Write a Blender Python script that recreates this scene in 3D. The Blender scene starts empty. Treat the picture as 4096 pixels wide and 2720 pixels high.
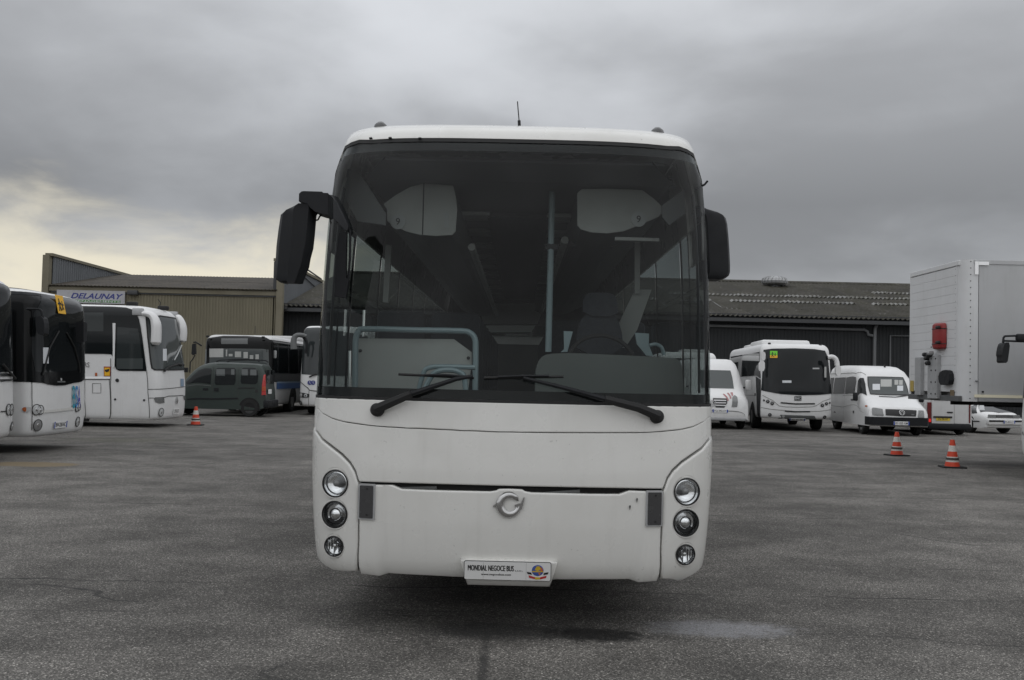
import bpy, bmesh, math, random
from bisect import bisect_right
from mathutils import Vector, Matrix
from mathutils.geometry import delaunay_2d_cdt, barycentric_transform
from mathutils.bvhtree import BVHTree
R = math.radians
random.seed(7)
scene = bpy.context.scene
COL = scene.collection

# ------------------------------------------------------------------ camera
F, CX, CY = 4163.7, 2048.0, 1360.0          # focal length and centre in photo pixels (4096 x 2720)
ROLL, PITCH, EYE = R(1.3), R(2.10), 1.57
CAM = Matrix.Rotation(R(90) + PITCH, 3, 'X') @ Matrix.Rotation(ROLL, 3, 'Z')
cd = bpy.data.cameras.new('camera'); cam = bpy.data.objects.new('camera', cd); COL.objects.link(cam)
cam.matrix_world = Matrix.Translation((0, 0, EYE)) @ CAM.to_4x4()
cd.sensor_width = 36.0; cd.lens = F / 4096 * 36.0; cd.clip_start = .05; cd.clip_end = 3000
scene.camera = cam
scene.render.resolution_x, scene.render.resolution_y = 1024, 680

# ------------------------------------------------------------------ sky
SUN_EL, SUN_AZ = R(55), R(165)               # soft light through cloud, from behind and right of the camera
w = bpy.data.worlds.new('World'); scene.world = w; w.use_nodes = True
nt = w.node_tree; nt.nodes.clear()
class NB:
    def __init__(s, nt): s.nt = nt
    def n(s, t, **kw):
        nd = s.nt.nodes.new(t)
        for k, v in kw.items(): setattr(nd, k, v)
        return nd
    def l(s, a, b): s.nt.links.new(a, b)
    def val(s, sock, v):
        if hasattr(v, 'is_output'): s.l(v, sock)
        else: sock.default_value = v
    def math(s, op, a, b=0.0, c=0.0, clamp=False):
        nd = s.n('ShaderNodeMath', operation=op, use_clamp=clamp)
        s.val(nd.inputs[0], a); s.val(nd.inputs[1], b)
        if len(nd.inputs) > 2: s.val(nd.inputs[2], c)
        return nd.outputs[0]
    def noise(s, vec, scale, detail=4, rough=.55, dist=0.0, lac=2.0):
        nd = s.n('ShaderNodeTexNoise'); s.l(vec, nd.inputs['Vector'])
        nd.inputs['Scale'].default_value = scale; nd.inputs['Detail'].default_value = detail
        nd.inputs['Roughness'].default_value = rough; nd.inputs['Distortion'].default_value = dist
        return nd.outputs['Fac']
    def ramp(s, fac, stops, interp='LINEAR'):
        nd = s.n('ShaderNodeValToRGB'); s.l(fac, nd.inputs[0]); cr = nd.color_ramp; cr.interpolation = interp
        while len(cr.elements) < len(stops): cr.elements.new(.5)
        for e, (p, c) in zip(cr.elements, stops):
            e.position = p; e.color = (c, c, c, 1) if isinstance(c, (int, float)) else (*c, 1)
        return nd.outputs[0]
    def mix(s, fac, a, b, mode='MIX'):
        nd = s.n('ShaderNodeMix', data_type='RGBA', blend_type=mode)
        s.val(nd.inputs[0], fac); s.val(nd.inputs[6], a); s.val(nd.inputs[7], b)
        return nd.outputs[2]
    def rng(s, v, a, b, c, d):
        nd = s.n('ShaderNodeMapRange', interpolation_type='SMOOTHSTEP'); s.val(nd.inputs[0], v)
        for k, x in zip((1, 2, 3, 4), (a, b, c, d)): nd.inputs[k].default_value = x
        return nd.outputs[0]
CLOUD = 5.37                                 # which slice of the cloud noise
b = NB(nt)
tc = b.n('ShaderNodeTexCoord'); sx = b.n('ShaderNodeSeparateXYZ'); b.l(tc.outputs['Generated'], sx.inputs[0])
X, Y, Zc = sx.outputs
zp = b.math('MAXIMUM', Zc, 0.0)
den = b.math('ADD', zp, 0.30)
cv = b.n('ShaderNodeCombineXYZ'); b.l(b.math('DIVIDE', X, den), cv.inputs[0]); b.l(b.math('DIVIDE', Y, den), cv.inputs[1]); cv.inputs[2].default_value = CLOUD
n1 = b.noise(cv.outputs[0], 1.05, 5, .48, .3); n2 = b.noise(cv.outputs[0], 3.0, 6, .55, .3)
# even cloud deck: paler near the zenith, a dark cloud base low down, a paler gap under it
deck = b.ramp(zp, [(0, .36), (.06, .33), (.11, .25), (.165, .235), (.235, .32), (.32, .38), (.6, .48), (1, .54)])
cl = b.math('ADD', b.math('MULTIPLY', n1, 1.45), b.math('MULTIPLY', n2, .30))
cl = b.rng(cl, .66, 1.10, .74, 1.32)
tint = b.ramp(cl, [(0, (.965, .985, 1.03)), (1, (.96, .99, 1.04))])
col = b.mix(1.0, deck, tint, 'MULTIPLY')
sc_ = b.n('ShaderNodeVectorMath', operation='SCALE'); b.l(col, sc_.inputs[0]); b.l(cl, sc_.inputs['Scale'])
# break in the cloud along the horizon, to the left of the yard
az = b.math('ARCTAN2', X, Y)
ga = b.math('MULTIPLY', b.rng(az, -.9, -.36, 0, 1), b.rng(az, -.23, .06, 1, 0))
ge = b.math('ADD', zp, b.math('MULTIPLY', b.math('SUBTRACT', n2, .5), .20))
ge = b.math('ADD', ge, b.math('MULTIPLY', b.rng(az, -.5, .1, 0, 1), .05))
gl = b.math('MULTIPLY', b.math('MULTIPLY', ga, b.rng(ge, .09, .175, 1, 0)), b.rng(n2, .30, .70, .84, 1.0))
col2 = b.mix(gl, sc_.outputs[0], (.60, .555, .44, 1))
sky = b.n('ShaderNodeTexSky', sky_type='NISHITA'); sky.sun_disc = False
sky.sun_elevation = SUN_EL; sky.sun_rotation = SUN_AZ
bg1 = b.n('ShaderNodeBackground'); b.l(sky.outputs[0], bg1.inputs[0]); bg1.inputs[1].default_value = .05
bg2 = b.n('ShaderNodeBackground'); b.l(col2, bg2.inputs[0]); bg2.inputs[1].default_value = 1.5
mx = b.n('ShaderNodeMixShader'); mx.inputs[0].default_value = .96; b.l(bg1.outputs[0], mx.inputs[1]); b.l(bg2.outputs[0], mx.inputs[2])
wo = b.n('ShaderNodeOutputWorld'); b.l(mx.outputs[0], wo.inputs[0])

# ------------------------------------------------------------------ sun and exposure
sd = bpy.data.lights.new('sun', 'SUN'); sun = bpy.data.objects.new('sun', sd); COL.objects.link(sun)
sd.energy = .74; sd.angle = R(140); sd.color = (1, .975, .94)
sv = Vector((math.sin(SUN_AZ) * math.cos(SUN_EL), math.cos(SUN_AZ) * math.cos(SUN_EL), math.sin(SUN_EL)))
sun.rotation_euler = sv.to_track_quat('Z', 'Y').to_euler()
scene.view_settings.view_transform = 'Standard'; scene.view_settings.look = 'None'
scene.view_settings.exposure = 0.0; scene.view_settings.gamma = 1.0; scene.view_settings.use_curve_mapping = False
cy = scene.cycles; cy.max_bounces = 6; cy.diffuse_bounces = 3; cy.glossy_bounces = 3; cy.transparent_max_bounces = 12
cy.use_denoising = True; cy.sample_clamp_indirect = 4.0; cy.caustics_reflective = False; cy.caustics_refractive = False

# ------------------------------------------------------------------ materials
MATS = {}
def mat(name, col, rough=.5, metal=0.0, spec=.5, coat=0.0, dirt=0.0, dscale=3.0, bump=0.0, bscale=60, streak=0.0, chips=0.0, emit=None):
    m = bpy.data.materials.new(name); m.use_nodes = True; nt = m.node_tree; p = nt.nodes['Principled BSDF']; b = NB(nt)
    p.inputs['Base Color'].default_value = (*col, 1); p.inputs['Roughness'].default_value = rough
    p.inputs['Metallic'].default_value = metal; p.inputs['Specular IOR Level'].default_value = spec; p.inputs['Coat Weight'].default_value = coat
    p.inputs['Coat Roughness'].default_value = .08
    if dirt or streak or bump: tc = b.n('ShaderNodeTexCoord')
    if dirt or streak:
        f = b.noise(tc.outputs['Object'], dscale, 6, .62)
        f = b.rng(f, .42, .72, 0, 1)
        c = b.mix(b.math('MULTIPLY', f, dirt), (*col, 1), (col[0] * .52, col[1] * .50, col[2] * .46, 1))
        if streak:
            mp = b.n('ShaderNodeMapping'); b.l(tc.outputs['Object'], mp.inputs[0]); mp.inputs['Scale'].default_value = (9, 9, .6)
            g = b.rng(b.noise(mp.outputs[0], 1.6, 5, .6), .52, .78, 0, 1)
            c = b.mix(b.math('MULTIPLY', g, streak), c, (col[0] * .45, col[1] * .43, col[2] * .40, 1))
        if chips:
            h = b.math('MULTIPLY', b.rng(b.noise(tc.outputs['Object'], 34, 2, .5), .70, .745, 0, 1), b.rng(b.noise(tc.outputs['Object'], 2.3, 3), .42, .6, 0, chips))
            c = b.mix(h, c, (.09, .085, .075, 1))
        b.l(c, p.inputs['Base Color'])
        b.l(b.math('ADD', b.math('MULTIPLY', f, .18), rough), p.inputs['Roughness'])
    if bump:
        bn = b.n('ShaderNodeBump'); bn.inputs['Strength'].default_value = bump; bn.inputs['Distance'].default_value = .01
        b.l(b.noise(tc.outputs['Object'], bscale, 2 if bump >= .8 else 3), bn.inputs['Height']); b.l(bn.outputs[0], p.inputs['Normal'])
    if emit:
        p.inputs['Emission Color'].default_value = (*emit[0], 1); p.inputs['Emission Strength'].default_value = emit[1]
    MATS[name] = m; return m
def glass(name, tint, rough=.02, dust=.03, refl=1.0, ior=1.45):
    m = bpy.data.materials.new(name); m.use_nodes = True; nt = m.node_tree; nt.nodes.clear(); b = NB(nt)
    t = b.n('ShaderNodeBsdfTransparent'); t.inputs[0].default_value = (*tint, 1)
    g = b.n('ShaderNodeBsdfGlossy'); g.inputs['Roughness'].default_value = rough
    d = b.n('ShaderNodeBsdfDiffuse'); d.inputs[0].default_value = (.35, .36, .36, 1)
    fr = b.n('ShaderNodeFresnel'); fr.inputs[0].default_value = ior
    tc = b.n('ShaderNodeTexCoord')
    f = b.rng(b.noise(tc.outputs['Object'], 2.2, 6, .6), .35, .7, .35, 1.5)
    m1 = b.n('ShaderNodeMixShader'); b.l(b.math('MULTIPLY', f, dust), m1.inputs[0]); b.l(t.outputs[0], m1.inputs[1]); b.l(d.outputs[0], m1.inputs[2])
    m2 = b.n('ShaderNodeMixShader'); b.l(b.math('MULTIPLY', fr.outputs[0], refl, clamp=True), m2.inputs[0]); b.l(m1.outputs[0], m2.inputs[1]); b.l(g.outputs[0], m2.inputs[2])
    o = b.n('ShaderNodeOutputMaterial'); b.l(m2.outputs[0], o.inputs[0]); MATS[name] = m; return m
WHITE = mat('white_paint', (.70, .695, .665), .26, coat=.6, dirt=.16, dscale=1.6, streak=.10, chips=.3)
WHITE2 = mat('white_paint_worn', (.74, .74, .735), .38, coat=.2, dirt=.16, dscale=1.1, streak=.12)
WHITE3 = mat('white_paint_dull', (.60, .60, .595), .42, coat=.1, dirt=.2, dscale=1.2, streak=.16)
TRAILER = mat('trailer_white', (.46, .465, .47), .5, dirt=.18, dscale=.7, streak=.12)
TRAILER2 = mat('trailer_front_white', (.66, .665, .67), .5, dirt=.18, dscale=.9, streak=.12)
GREEN = mat('dark_green_paint', (.036, .048, .043), .35, spec=.3, coat=.12, dirt=.25, dscale=2)
BLACK = mat('black_plastic', (.016, .017, .019), .5, spec=.22, dirt=.15, dscale=6, bump=.05, bscale=300)
RUBBER = mat('black_rubber', (.013, .013, .013), .75)
GLOSSBLK = mat('black_gloss', (.005, .0055, .006), .12, spec=.22)
DARKGAP = mat('dark_gap', (.012, .012, .012), .9)
SEAM = mat('seam_dark', (.05, .05, .048), .8)
SEAML = mat('seam_soft', (.22, .22, .21), .7)
WIN = mat('dark_window', (.011, .013, .014), .04, spec=.28)
WINL = mat('tinted_window', (.030, .035, .036), .05, spec=.4)
WINP = mat('pale_window', (.065, .074, .074), .05, spec=.6)
CHROME = mat('chrome', (.62, .62, .62), .14, metal=1.0)
STEEL = mat('galvanised_steel', (.42, .425, .43), .5, metal=.3, dirt=.3, dscale=5)
REFLECT = mat('lamp_reflector', (.70, .71, .72), .14, metal=1.0, bump=.12, bscale=30)
LENSD = mat('smoked_lens', (.05, .05, .052), .18, coat=.5, dirt=.25, dscale=20)
LENSP = mat('clear_lamp_face', (.52, .53, .53), .3, metal=.15, coat=.7)
LENSM = mat('lamp_face_grey', (.20, .205, .205), .2, metal=.3, coat=.5, dirt=.5, dscale=14)
BOWL = mat('lamp_bowl', (.88, .89, .90), .16, metal=1.0, bump=.12, bscale=30)
AMBER = mat('amber_lens', (.42, .10, .02), .25)
REDD = mat('dark_red_lens', (.13, .012, .012), .25)
RED = mat('red_lens', (.42, .018, .015), .22, coat=.4)
TYRE = mat('tyre', (.012, .012, .012), .8, bump=.2, bscale=40)
RIM = mat('wheel_rim', (.30, .30, .30), .5, metal=.5, dirt=.4, dscale=9)
RIMD = mat('steel_rim_dark', (.045, .045, .045), .6, dirt=.4, dscale=9)
UNDER = mat('underbody', (.012, .012, .012), .9)
PLATE = mat('plate_white', (.78, .78, .77), .4)
PLATEY = mat('plate_yellow', (.70, .52, .06), .4)
PBLUE = mat('plate_blue', (.02, .06, .33), .4)
INK = mat('ink_black', (.015, .015, .016), .5)
PAPER = mat('paper', (.62, .64, .66), .6)
STICK = mat('white_sticker', (.42, .43, .43), .5)
REFTAPE = mat('white_reflective_tape', (1, 1, 1), .3)
REFTAPEY = mat('cream_reflective_tape', (.92, .86, .66), .35)
YELLOW = mat('yellow_sign', (.80, .44, .015), .45)
LIME = mat('lime_sign', (.16, .60, .03), .45)
NAVY = mat('navy_letter', (.04, .05, .21), .5)
GREENL = mat('green_band', (.06, .20, .04), .5)
CONE_R = mat('cone_orange', (.60, .055, .018), .5, dirt=.3, dscale=14)
CONE_W = mat('cone_white', (.62, .61, .57), .5, dirt=.6, dscale=40)
CONE_B = mat('cone_dark_band', (.045, .047, .04), .6, dirt=.3, dscale=30)
EXT = mat('red_plastic', (.27, .022, .022), .4, dirt=.15, dscale=8)
RAIL = mat('blue_rail', (.25, .325, .35), .35, coat=.3)
INGREY = mat('interior_grey', (.44, .445, .43), .6, dirt=.15, dscale=5)
INPALE = mat('interior_pale', (.40, .405, .39), .55, dirt=.15, dscale=4)
INDARK = mat('interior_dark', (.045, .046, .048), .8)
INMID2 = mat('trim_grey', (.10, .103, .105), .6)
INMID = mat('interior_mid', (.13, .135, .135), .65)
SEAT = mat('seat_fabric', (.055, .060, .070), .95, dirt=.3, dscale=30)
DASH = mat('dash_grey', (.105, .115, .11), .6, bump=.05, bscale=200)
LAMPW = mat('ceiling_lamp', (.8, .8, .77), .4)
TEAL = mat('teal_letter', (.03, .28, .38), .5); BLUE2 = mat('blue_letter', (.05, .22, .50), .5); PURP = mat('purple_letter', (.08, .07, .40), .5)
REDST = mat('faded_red_stripe', (.40, .19, .19), .5)
BLUEST = mat('blue_stripe', (.05, .12, .30), .45); BLUEPALE = mat('pale_blue_panel', (.22, .30, .40), .45)
GLASS = glass('windscreen_glass', (.80, .84, .83), dust=.014, refl=.48)
SGLASS = glass('side_glass', (.42, .47, .46), dust=.03, refl=.6)
# ------------------------------------------------------------------ helpers
def ray(px, py):
    return (CAM @ Vector(((px - CX) / F, -(py - CY) / F, -1))).normalized()
EYEV = Vector((0, 0, EYE))
def at_depth(px, py, y):
    d = ray(px, py); return EYEV + d * (y / d.y)
def ground_at(px, py):
    d = ray(px, py); return EYEV + d * (-EYE / d.z)
def zz(ox, oy, s): return lambda x, y: (ox + x / s, oy + y / s)
Z1 = zz(0, 1000, 1.84453); Z2 = zz(2780, 1000, 1.7424); Z3 = zz(1240, 1550, 1.45741); Z4 = zz(1060, 450, 1.24263)
Z5 = zz(0, 1050, 2.23947); Z6 = zz(680, 1100, 2.61333); Z7 = zz(2800, 1300, 2.62333); Z8 = zz(3500, 1000, 1.7416)
Z9 = zz(1260, 1200, 1.47563); Z10 = zz(1060, 740, 3.13684); Z11 = zz(2760, 700, 3.4087)
def pts(z, *a): return [z(a[i], a[i + 1]) for i in range(0, len(a), 2)]

def tag(o, label=None, cat=None, group=None, kind=None):
    if label: o['label'] = label
    if cat: o['category'] = cat
    if group: o['group'] = group
    if kind: o['kind'] = kind
    return o
def mesh(name, vs, fs, m, parent=None, smooth=True, ang=35, uvfix=True):
    me = bpy.data.meshes.new(name); me.from_pydata([tuple(v) for v in vs], [], fs); me.validate()
    bm = bmesh.new(); bm.from_mesh(me)
    if uvfix: bmesh.ops.recalc_face_normals(bm, faces=bm.faces)
    for f in bm.faces: f.smooth = smooth
    bm.to_mesh(me); bm.free()
    if smooth: me.set_sharp_from_angle(angle=R(ang))
    me.materials.append(m)
    o = bpy.data.objects.new(name, me); COL.objects.link(o)
    if parent: o.parent = parent
    return o
def link(name, me, parent=None):
    o = bpy.data.objects.new(name, me); COL.objects.link(o)
    if parent: o.parent = parent
    return o
class MB:
    """collects primitives into one mesh"""
    def __init__(s): s.v = []; s.f = []
    def add(s, vs, fs, M=None):
        k = len(s.v)
        s.v += [(M @ Vector(v)) if M else Vector(v) for v in vs]; s.f += [[i + k for i in f] for f in fs]; return s
    def box(s, c, d, M=None, bev=0.0):
        bm = bmesh.new(); bmesh.ops.create_cube(bm, size=1)
        for v in bm.verts: v.co = Vector((v.co.x * d[0] + c[0], v.co.y * d[1] + c[1], v.co.z * d[2] + c[2]))
        if bev: bmesh.ops.bevel(bm, geom=list(bm.edges), offset=bev, segments=2, affect='EDGES', profile=.5)
        bm.verts.index_update(); s.add([v.co.copy() for v in bm.verts], [[v.index for v in f.verts] for f in bm.faces], M); bm.free(); return s
    def tube(s, P, r, seg=8, M=None, sm=0, caps=True):
        P = [Vector(p) for p in P]
        if sm: P = catmull(P, sm)
        rs = r if isinstance(r, (list, tuple)) else None
        vs, fs = [], []; n = len(P); up = None
        for i, p in enumerate(P):
            t = (P[min(i + 1, n - 1)] - P[max(i - 1, 0)]).normalized()
            if up is None:
                up = Vector((0, 0, 1)) if abs(t.z) < .9 else Vector((1, 0, 0))
            x = t.cross(up).normalized(); up = x.cross(t).normalized()
            rr = rs[0] + (rs[1] - rs[0]) * i / (n - 1) if rs else r
            for k in range(seg):
                a = 2 * math.pi * k / seg; vs.append(p + x * math.cos(a) * rr + up * math.sin(a) * rr)
        for i in range(n - 1):
            for k in range(seg):
                fs.append([i * seg + k, i * seg + (k + 1) % seg, (i + 1) * seg + (k + 1) % seg, (i + 1) * seg + k])
        if caps: fs += [list(range(seg))[::-1], list(range((n - 1) * seg, n * seg))]
        return s.add(vs, fs, M)
    def lathe(s, prof, M=None, seg=28, cap=True):
        vs, fs = [], []; n = len(prof)
        for r, h in prof:
            for k in range(seg):
                a = 2 * math.pi * k / seg; vs.append((r * math.cos(a), r * math.sin(a), h))
        for i in range(n - 1):
            for k in range(seg):
                fs.append([i * seg + k, i * seg + (k + 1) % seg, (i + 1) * seg + (k + 1) % seg, (i + 1) * seg + k])
        if cap:
            if prof[0][0] > 1e-4: fs.append(list(range(seg))[::-1])
            if prof[-1][0] > 1e-4: fs.append(list(range((n - 1) * seg, n * seg)))
        return s.add(vs, fs, M)
    def prism(s, P2, d0, d1, axes='xz', M=None):
        """outline P2 in two axes, extruded along the third from d0 to d1"""
        def mk(p, d): return {'xz': (p[0], d, p[1]), 'yz': (d, p[0], p[1]), 'xy': (p[0], p[1], d)}[axes]
        n = len(P2); vs = [mk(p, d0) for p in P2] + [mk(p, d1) for p in P2]
        fs = [list(range(n))[::-1], list(range(n, 2 * n))] + [[i, (i + 1) % n, n + (i + 1) % n, n + i] for i in range(n)]
        return s.add(vs, fs, M)
    def build(s, name, m, parent=None, smooth=True, ang=35): return mesh(name, s.v, s.f, m, parent, smooth, ang)
def catmull(P, k):
    out = []; n = len(P)
    for i in range(n - 1):
        p0, p1, p2, p3 = P[max(i - 1, 0)], P[i], P[i + 1], P[min(i + 2, n - 1)]
        for j in range(k):
            t = j / k
            out.append(.5 * ((2 * p1) + (p2 - p0) * t + (2 * p0 - 5 * p1 + 4 * p2 - p3) * t * t + (3 * p1 - p0 - 3 * p2 + p3) * t ** 3))
    out.append(P[-1]); return out
def chaikin(P, k, closed=True):
    for _ in range(k):
        Q = []; n = len(P)
        for i in range(n if closed else n - 1):
            a, c = P[i], P[(i + 1) % n]
            Q += [(a[0] * .75 + c[0] * .25, a[1] * .75 + c[1] * .25), (a[0] * .25 + c[0] * .75, a[1] * .25 + c[1] * .75)]
        if not closed: Q = [P[0]] + Q + [P[-1]]
        P = Q
    return P
def rrect(w, h, r, n=4, cx=0, cy=0):
    out = []
    for sx, sy, a0 in ((1, 1, 0), (-1, 1, 90), (-1, -1, 180), (1, -1, 270)):
        for k in range(n + 1):
            a = R(a0 + 90 * k / n); out.append((cx + sx * (w / 2 - r) + r * math.cos(a), cy + sy * (h / 2 - r) + r * math.sin(a)))
    return out
TXT = {}
def text(name, s, h, m, parent, M, width=None, bold=0.0, shear=0.0, ext=.001, spacing=1.0):
    """flat lettering of cap height h, centred on M (x right, y up, z out)"""
    key = (s, bold, shear, spacing)
    if key not in TXT:
        c = bpy.data.curves.new('t', 'FONT'); c.body = s; c.align_x = 'CENTER'; c.align_y = 'CENTER'; c.offset = bold; c.shear = shear
        c.space_character = spacing; c.resolution_u = 3; c.extrude = .0
        o = bpy.data.objects.new('t', c); me = bpy.data.meshes.new_from_object(o); bpy.data.objects.remove(o)
        v = [x.co.copy() for x in me.vertices]; f = [list(p.vertices) for p in me.polygons]; bpy.data.meshes.remove(me); TXT[key] = (v, f)
    v, f = TXT[key]
    x0, x1 = min(p.x for p in v), max(p.x for p in v); y0, y1 = min(p.y for p in v), max(p.y for p in v)
    sy = h / (y1 - y0); sx = width / (x1 - x0) if width else sy
    vs = [M @ Vector(((p.x - (x0 + x1) / 2) * sx, (p.y - (y0 + y1) / 2) * sy, 0)) for p in v]
    me = bpy.data.meshes.new(name); me.from_pydata([tuple(p) for p in vs], [], f); me.materials.append(m)
    return link(name, me, parent)

def pip(p, poly):
    c = False; n = len(poly); x, y = p; j = n - 1
    for i in range(n):
        xi, yi = poly[i]; xj, yj = poly[j]
        if (yi > y) != (yj > y) and x < (xj - xi) * (y - yi) / (yj - yi) + xi: c = not c
        j = i
    return c
def area2(P): return sum(P[i - 1][0] * P[i][1] - P[i][0] * P[i - 1][1] for i in range(len(P)))
def inset(P, d):
    n = len(P); sg = 1 if area2(P) > 0 else -1; Q = []
    for i in range(n):
        a, c, e = Vector(P[i - 1]), Vector(P[i]), Vector(P[(i + 1) % n])
        u, v = (c - a), (e - c)
        if u.length < 1e-7 or v.length < 1e-7: Q.append(tuple(c)); continue
        u.normalize(); v.normalize()
        nn = Vector((-u.y - v.y, u.x + v.x)) * sg
        if nn.length < 1e-5: Q.append(tuple(c)); continue
        nn.normalize(); k = max(.45, nn.dot(Vector((-v.y, v.x)) * sg)); Q.append(tuple(c + nn * (d / k)))
    return Q
def densify(P, step, closed=True):
    Q = []; n = len(P)
    for i in range(n if closed else n - 1):
        a, c = Vector(P[i]), Vector(P[(i + 1) % n]); k = max(1, int((c - a).length / step))
        for j in range(k): Q.append(tuple(a.lerp(c, j / k)))
    if not closed: Q.append(tuple(P[-1]))
    return Q

class Thing:
    def __init__(s, name, label, cat, loc, rz=0.0, group=None):
        s.root = bpy.data.objects.new(name, None); COL.objects.link(s.root)
        s.root.empty_display_size = .3; s.root.location = loc; s.root.rotation_euler = (0, 0, rz)
        tag(s.root, label, cat, group)
        s.M = Matrix.Translation(loc) @ Matrix.Rotation(rz, 4, 'Z'); s.I = s.M.inverted(); s.I3 = s.I.to_3x3()
    def lray(s, px, py): return s.I @ EYEV, (s.I3 @ ray(px, py)).normalized()
    def hit(s, p, axis, val):
        """where the pixel's line of sight meets the local plane axis = val"""
        o, d = s.lray(*p); k = 'xyz'.index(axis); return o + d * ((val - o[k]) / d[k])

class Shell:
    """a body surface given as a grid of points G[j][i]; A, B are the surface coordinates (metres) of its columns and rows"""
    def __init__(s, th, G, A, B):
        s.th, s.G, s.A, s.B = th, G, A, B; nj, ni = len(G), len(G[0])
        V = [p for r in G for p in r]; T = []; s.T = []
        for j in range(nj - 1):
            for i in range(ni - 1):
                a, c, e, g = j * ni + i, j * ni + i + 1, (j + 1) * ni + i + 1, (j + 1) * ni + i
                T += [(a, c, e), (a, e, g)]; s.T += [(i, j, 0), (i, j, 1)]
        s.V, s.Tv = V, T; s.bvh = BVHTree.FromPolygons(V, T); s.cen = sum(V, Vector()) / len(V)
        s.sgn = 1; tot = 0
        for t_ in T[::7]:
            p, q, r = (V[k] for k in t_); tot += (q - p).cross(r - p).dot((p + q + r) / 3 - s.cen)
        s.sgn = 1 if tot > 0 else -1
    lift, smax = .0, 9.0
    def _ab(s, loc, idx):
        i, j, k = s.T[idx]; v = [s.V[q] for q in s.Tv[idx]]
        A, B = s.A, s.B
        q = [(A[i], B[j]), (A[i + 1], B[j]), (A[i + 1], B[j + 1])] if k == 0 else [(A[i], B[j]), (A[i + 1], B[j + 1]), (A[i], B[j + 1])]
        r = barycentric_transform(loc, *v, *[Vector((x, y, 0)) for x, y in q]); return (r.x, r.y)
    def ab(s, p):
        o, d = s.th.lray(*p); loc, n, idx, dist = s.bvh.ray_cast(o, d)
        if loc is None:
            t0 = (s.cen - o).dot(d); best = None
            for k in range(160):
                q = o + d * (t0 - 6 + 12 * k / 160); l2, n2, i2, d2 = s.bvh.find_nearest(q)
                if best is None or d2 < best[0]: best = (d2, l2, i2)
            loc, idx = best[1], best[2]
        return s._ab(loc, idx)
    def _ij(s, L, v):
        k = min(max(bisect_right(L, v) - 1, 0), len(L) - 2); return k, (v - L[k]) / (L[k + 1] - L[k])
    def pos(s, a, b_):
        i, u = s._ij(s.A, a); j, v = s._ij(s.B, b_); G = s.G
        return G[j][i].lerp(G[j][i + 1], u).lerp(G[j + 1][i].lerp(G[j + 1][i + 1], u), v)
    def nrm(s, a, b_, e=.03):
        n = (s.pos(a + e, b_) - s.pos(a - e, b_)).cross(s.pos(a, b_ + e) - s.pos(a, b_ - e)).normalized()
        return n * s.sgn
    def frame(s, ab, off=0.0):
        off += s.lift; p, n = s.pos(*ab), s.nrm(*ab); up = Vector((0, 0, 1)); up = (up - n * up.dot(n)).normalized(); r = up.cross(n)
        return Matrix(((r.x, up.x, n.x, p.x + n.x * off), (r.y, up.y, n.y, p.y + n.y * off), (r.z, up.z, n.z, p.z + n.z * off), (0, 0, 0, 1)))
    def panel(s, name, P, m, parent=None, off=.004, th=.008, step=.12, bev=.0, holes=(), px=True, rc=0, depth=None, smooth=True):
        """a sheet lying on the body: outline P (photo pixels or surface coordinates)"""
        parent = parent or s.th.root; off += s.lift; step = min(step, s.smax)
        if px: P = [s.ab(p) if not (isinstance(p, tuple) and p[0] == 'ab') else p[1:] for p in P]
        if rc: P = chaikin(P, rc)
        P = densify(P, step); H = [densify(h, step) for h in holes]
        V = [Vector(p) for p in P]; E = [(i, (i + 1) % len(P)) for i in range(len(P))]
        for h in H:
            k = len(V); V += [Vector(p) for p in h]; E += [(k + i, k + (i + 1) % len(h)) for i in range(len(h))]
        lo = [min(p[q] for p in P) for q in (0, 1)]; hi = [max(p[q] for p in P) for q in (0, 1)]
        Pin = inset(P, bev) if bev else None
        if bev:
            for k_ in (1.0, 2.2):
                Q = None
                for h in H:
                    Q = inset(h, -bev * k_); k0 = len(V); V += [Vector(p) for p in Q]; E += [(k0 + i, k0 + (i + 1) % len(Q)) for i in range(len(Q))]
                Q = inset(P, bev * k_); k0 = len(V); V += [Vector(p) for p in Q]; E += [(k0 + i, k0 + (i + 1) % len(Q)) for i in range(len(Q))]
        HX = [inset(h, -max(bev * 3, step * .2)) for h in H]
        lim = inset(P, max(bev * 3, step * .35))
        y = lo[1] + step / 2
        while y < hi[1]:
            x = lo[0] + step / 2
            while x < hi[0]:
                if pip((x, y), lim) and not any(pip((x, y), h) for h in HX): V.append(Vector((x, y)))
                x += step
            y += step
        v2, e2, f2, ov, oe, of = delaunay_2d_cdt(V, E, [], 0, 1e-6)
        fs = []
        for f in f2:
            c = sum((v2[i] for i in f), Vector((0, 0))) / len(f)
            if pip(c, P) and not any(pip(c, h) for h in H): fs.append(list(f))
        cnt = {}; ntop = len(fs)
        for f in fs:
            for k in range(len(f)):
                e = (f[k], f[(k + 1) % len(f)]); key = tuple(sorted(e)); cnt[key] = (cnt.get(key, (0,))[0] + 1, e)
        bnd = [e for n, e in cnt.values() if n == 1]; bv = set(i for e in bnd for i in e)
        ps = []; ns = []; cn = []
        lat = {}
        for a_, c_ in bnd:
            d2 = (v2[c_] - v2[a_]); q = Vector((d2.y, -d2.x)).normalized()      # outwards for counter-clockwise triangles
            for i in (a_, c_): lat[i] = lat.get(i, Vector((0, 0))) + q
        ccw = 1
        if fs:
            f = fs[0]; ccw = 1 if (v2[f[1]] - v2[f[0]]).cross(v2[f[2]] - v2[f[0]]) > 0 else -1
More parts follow.
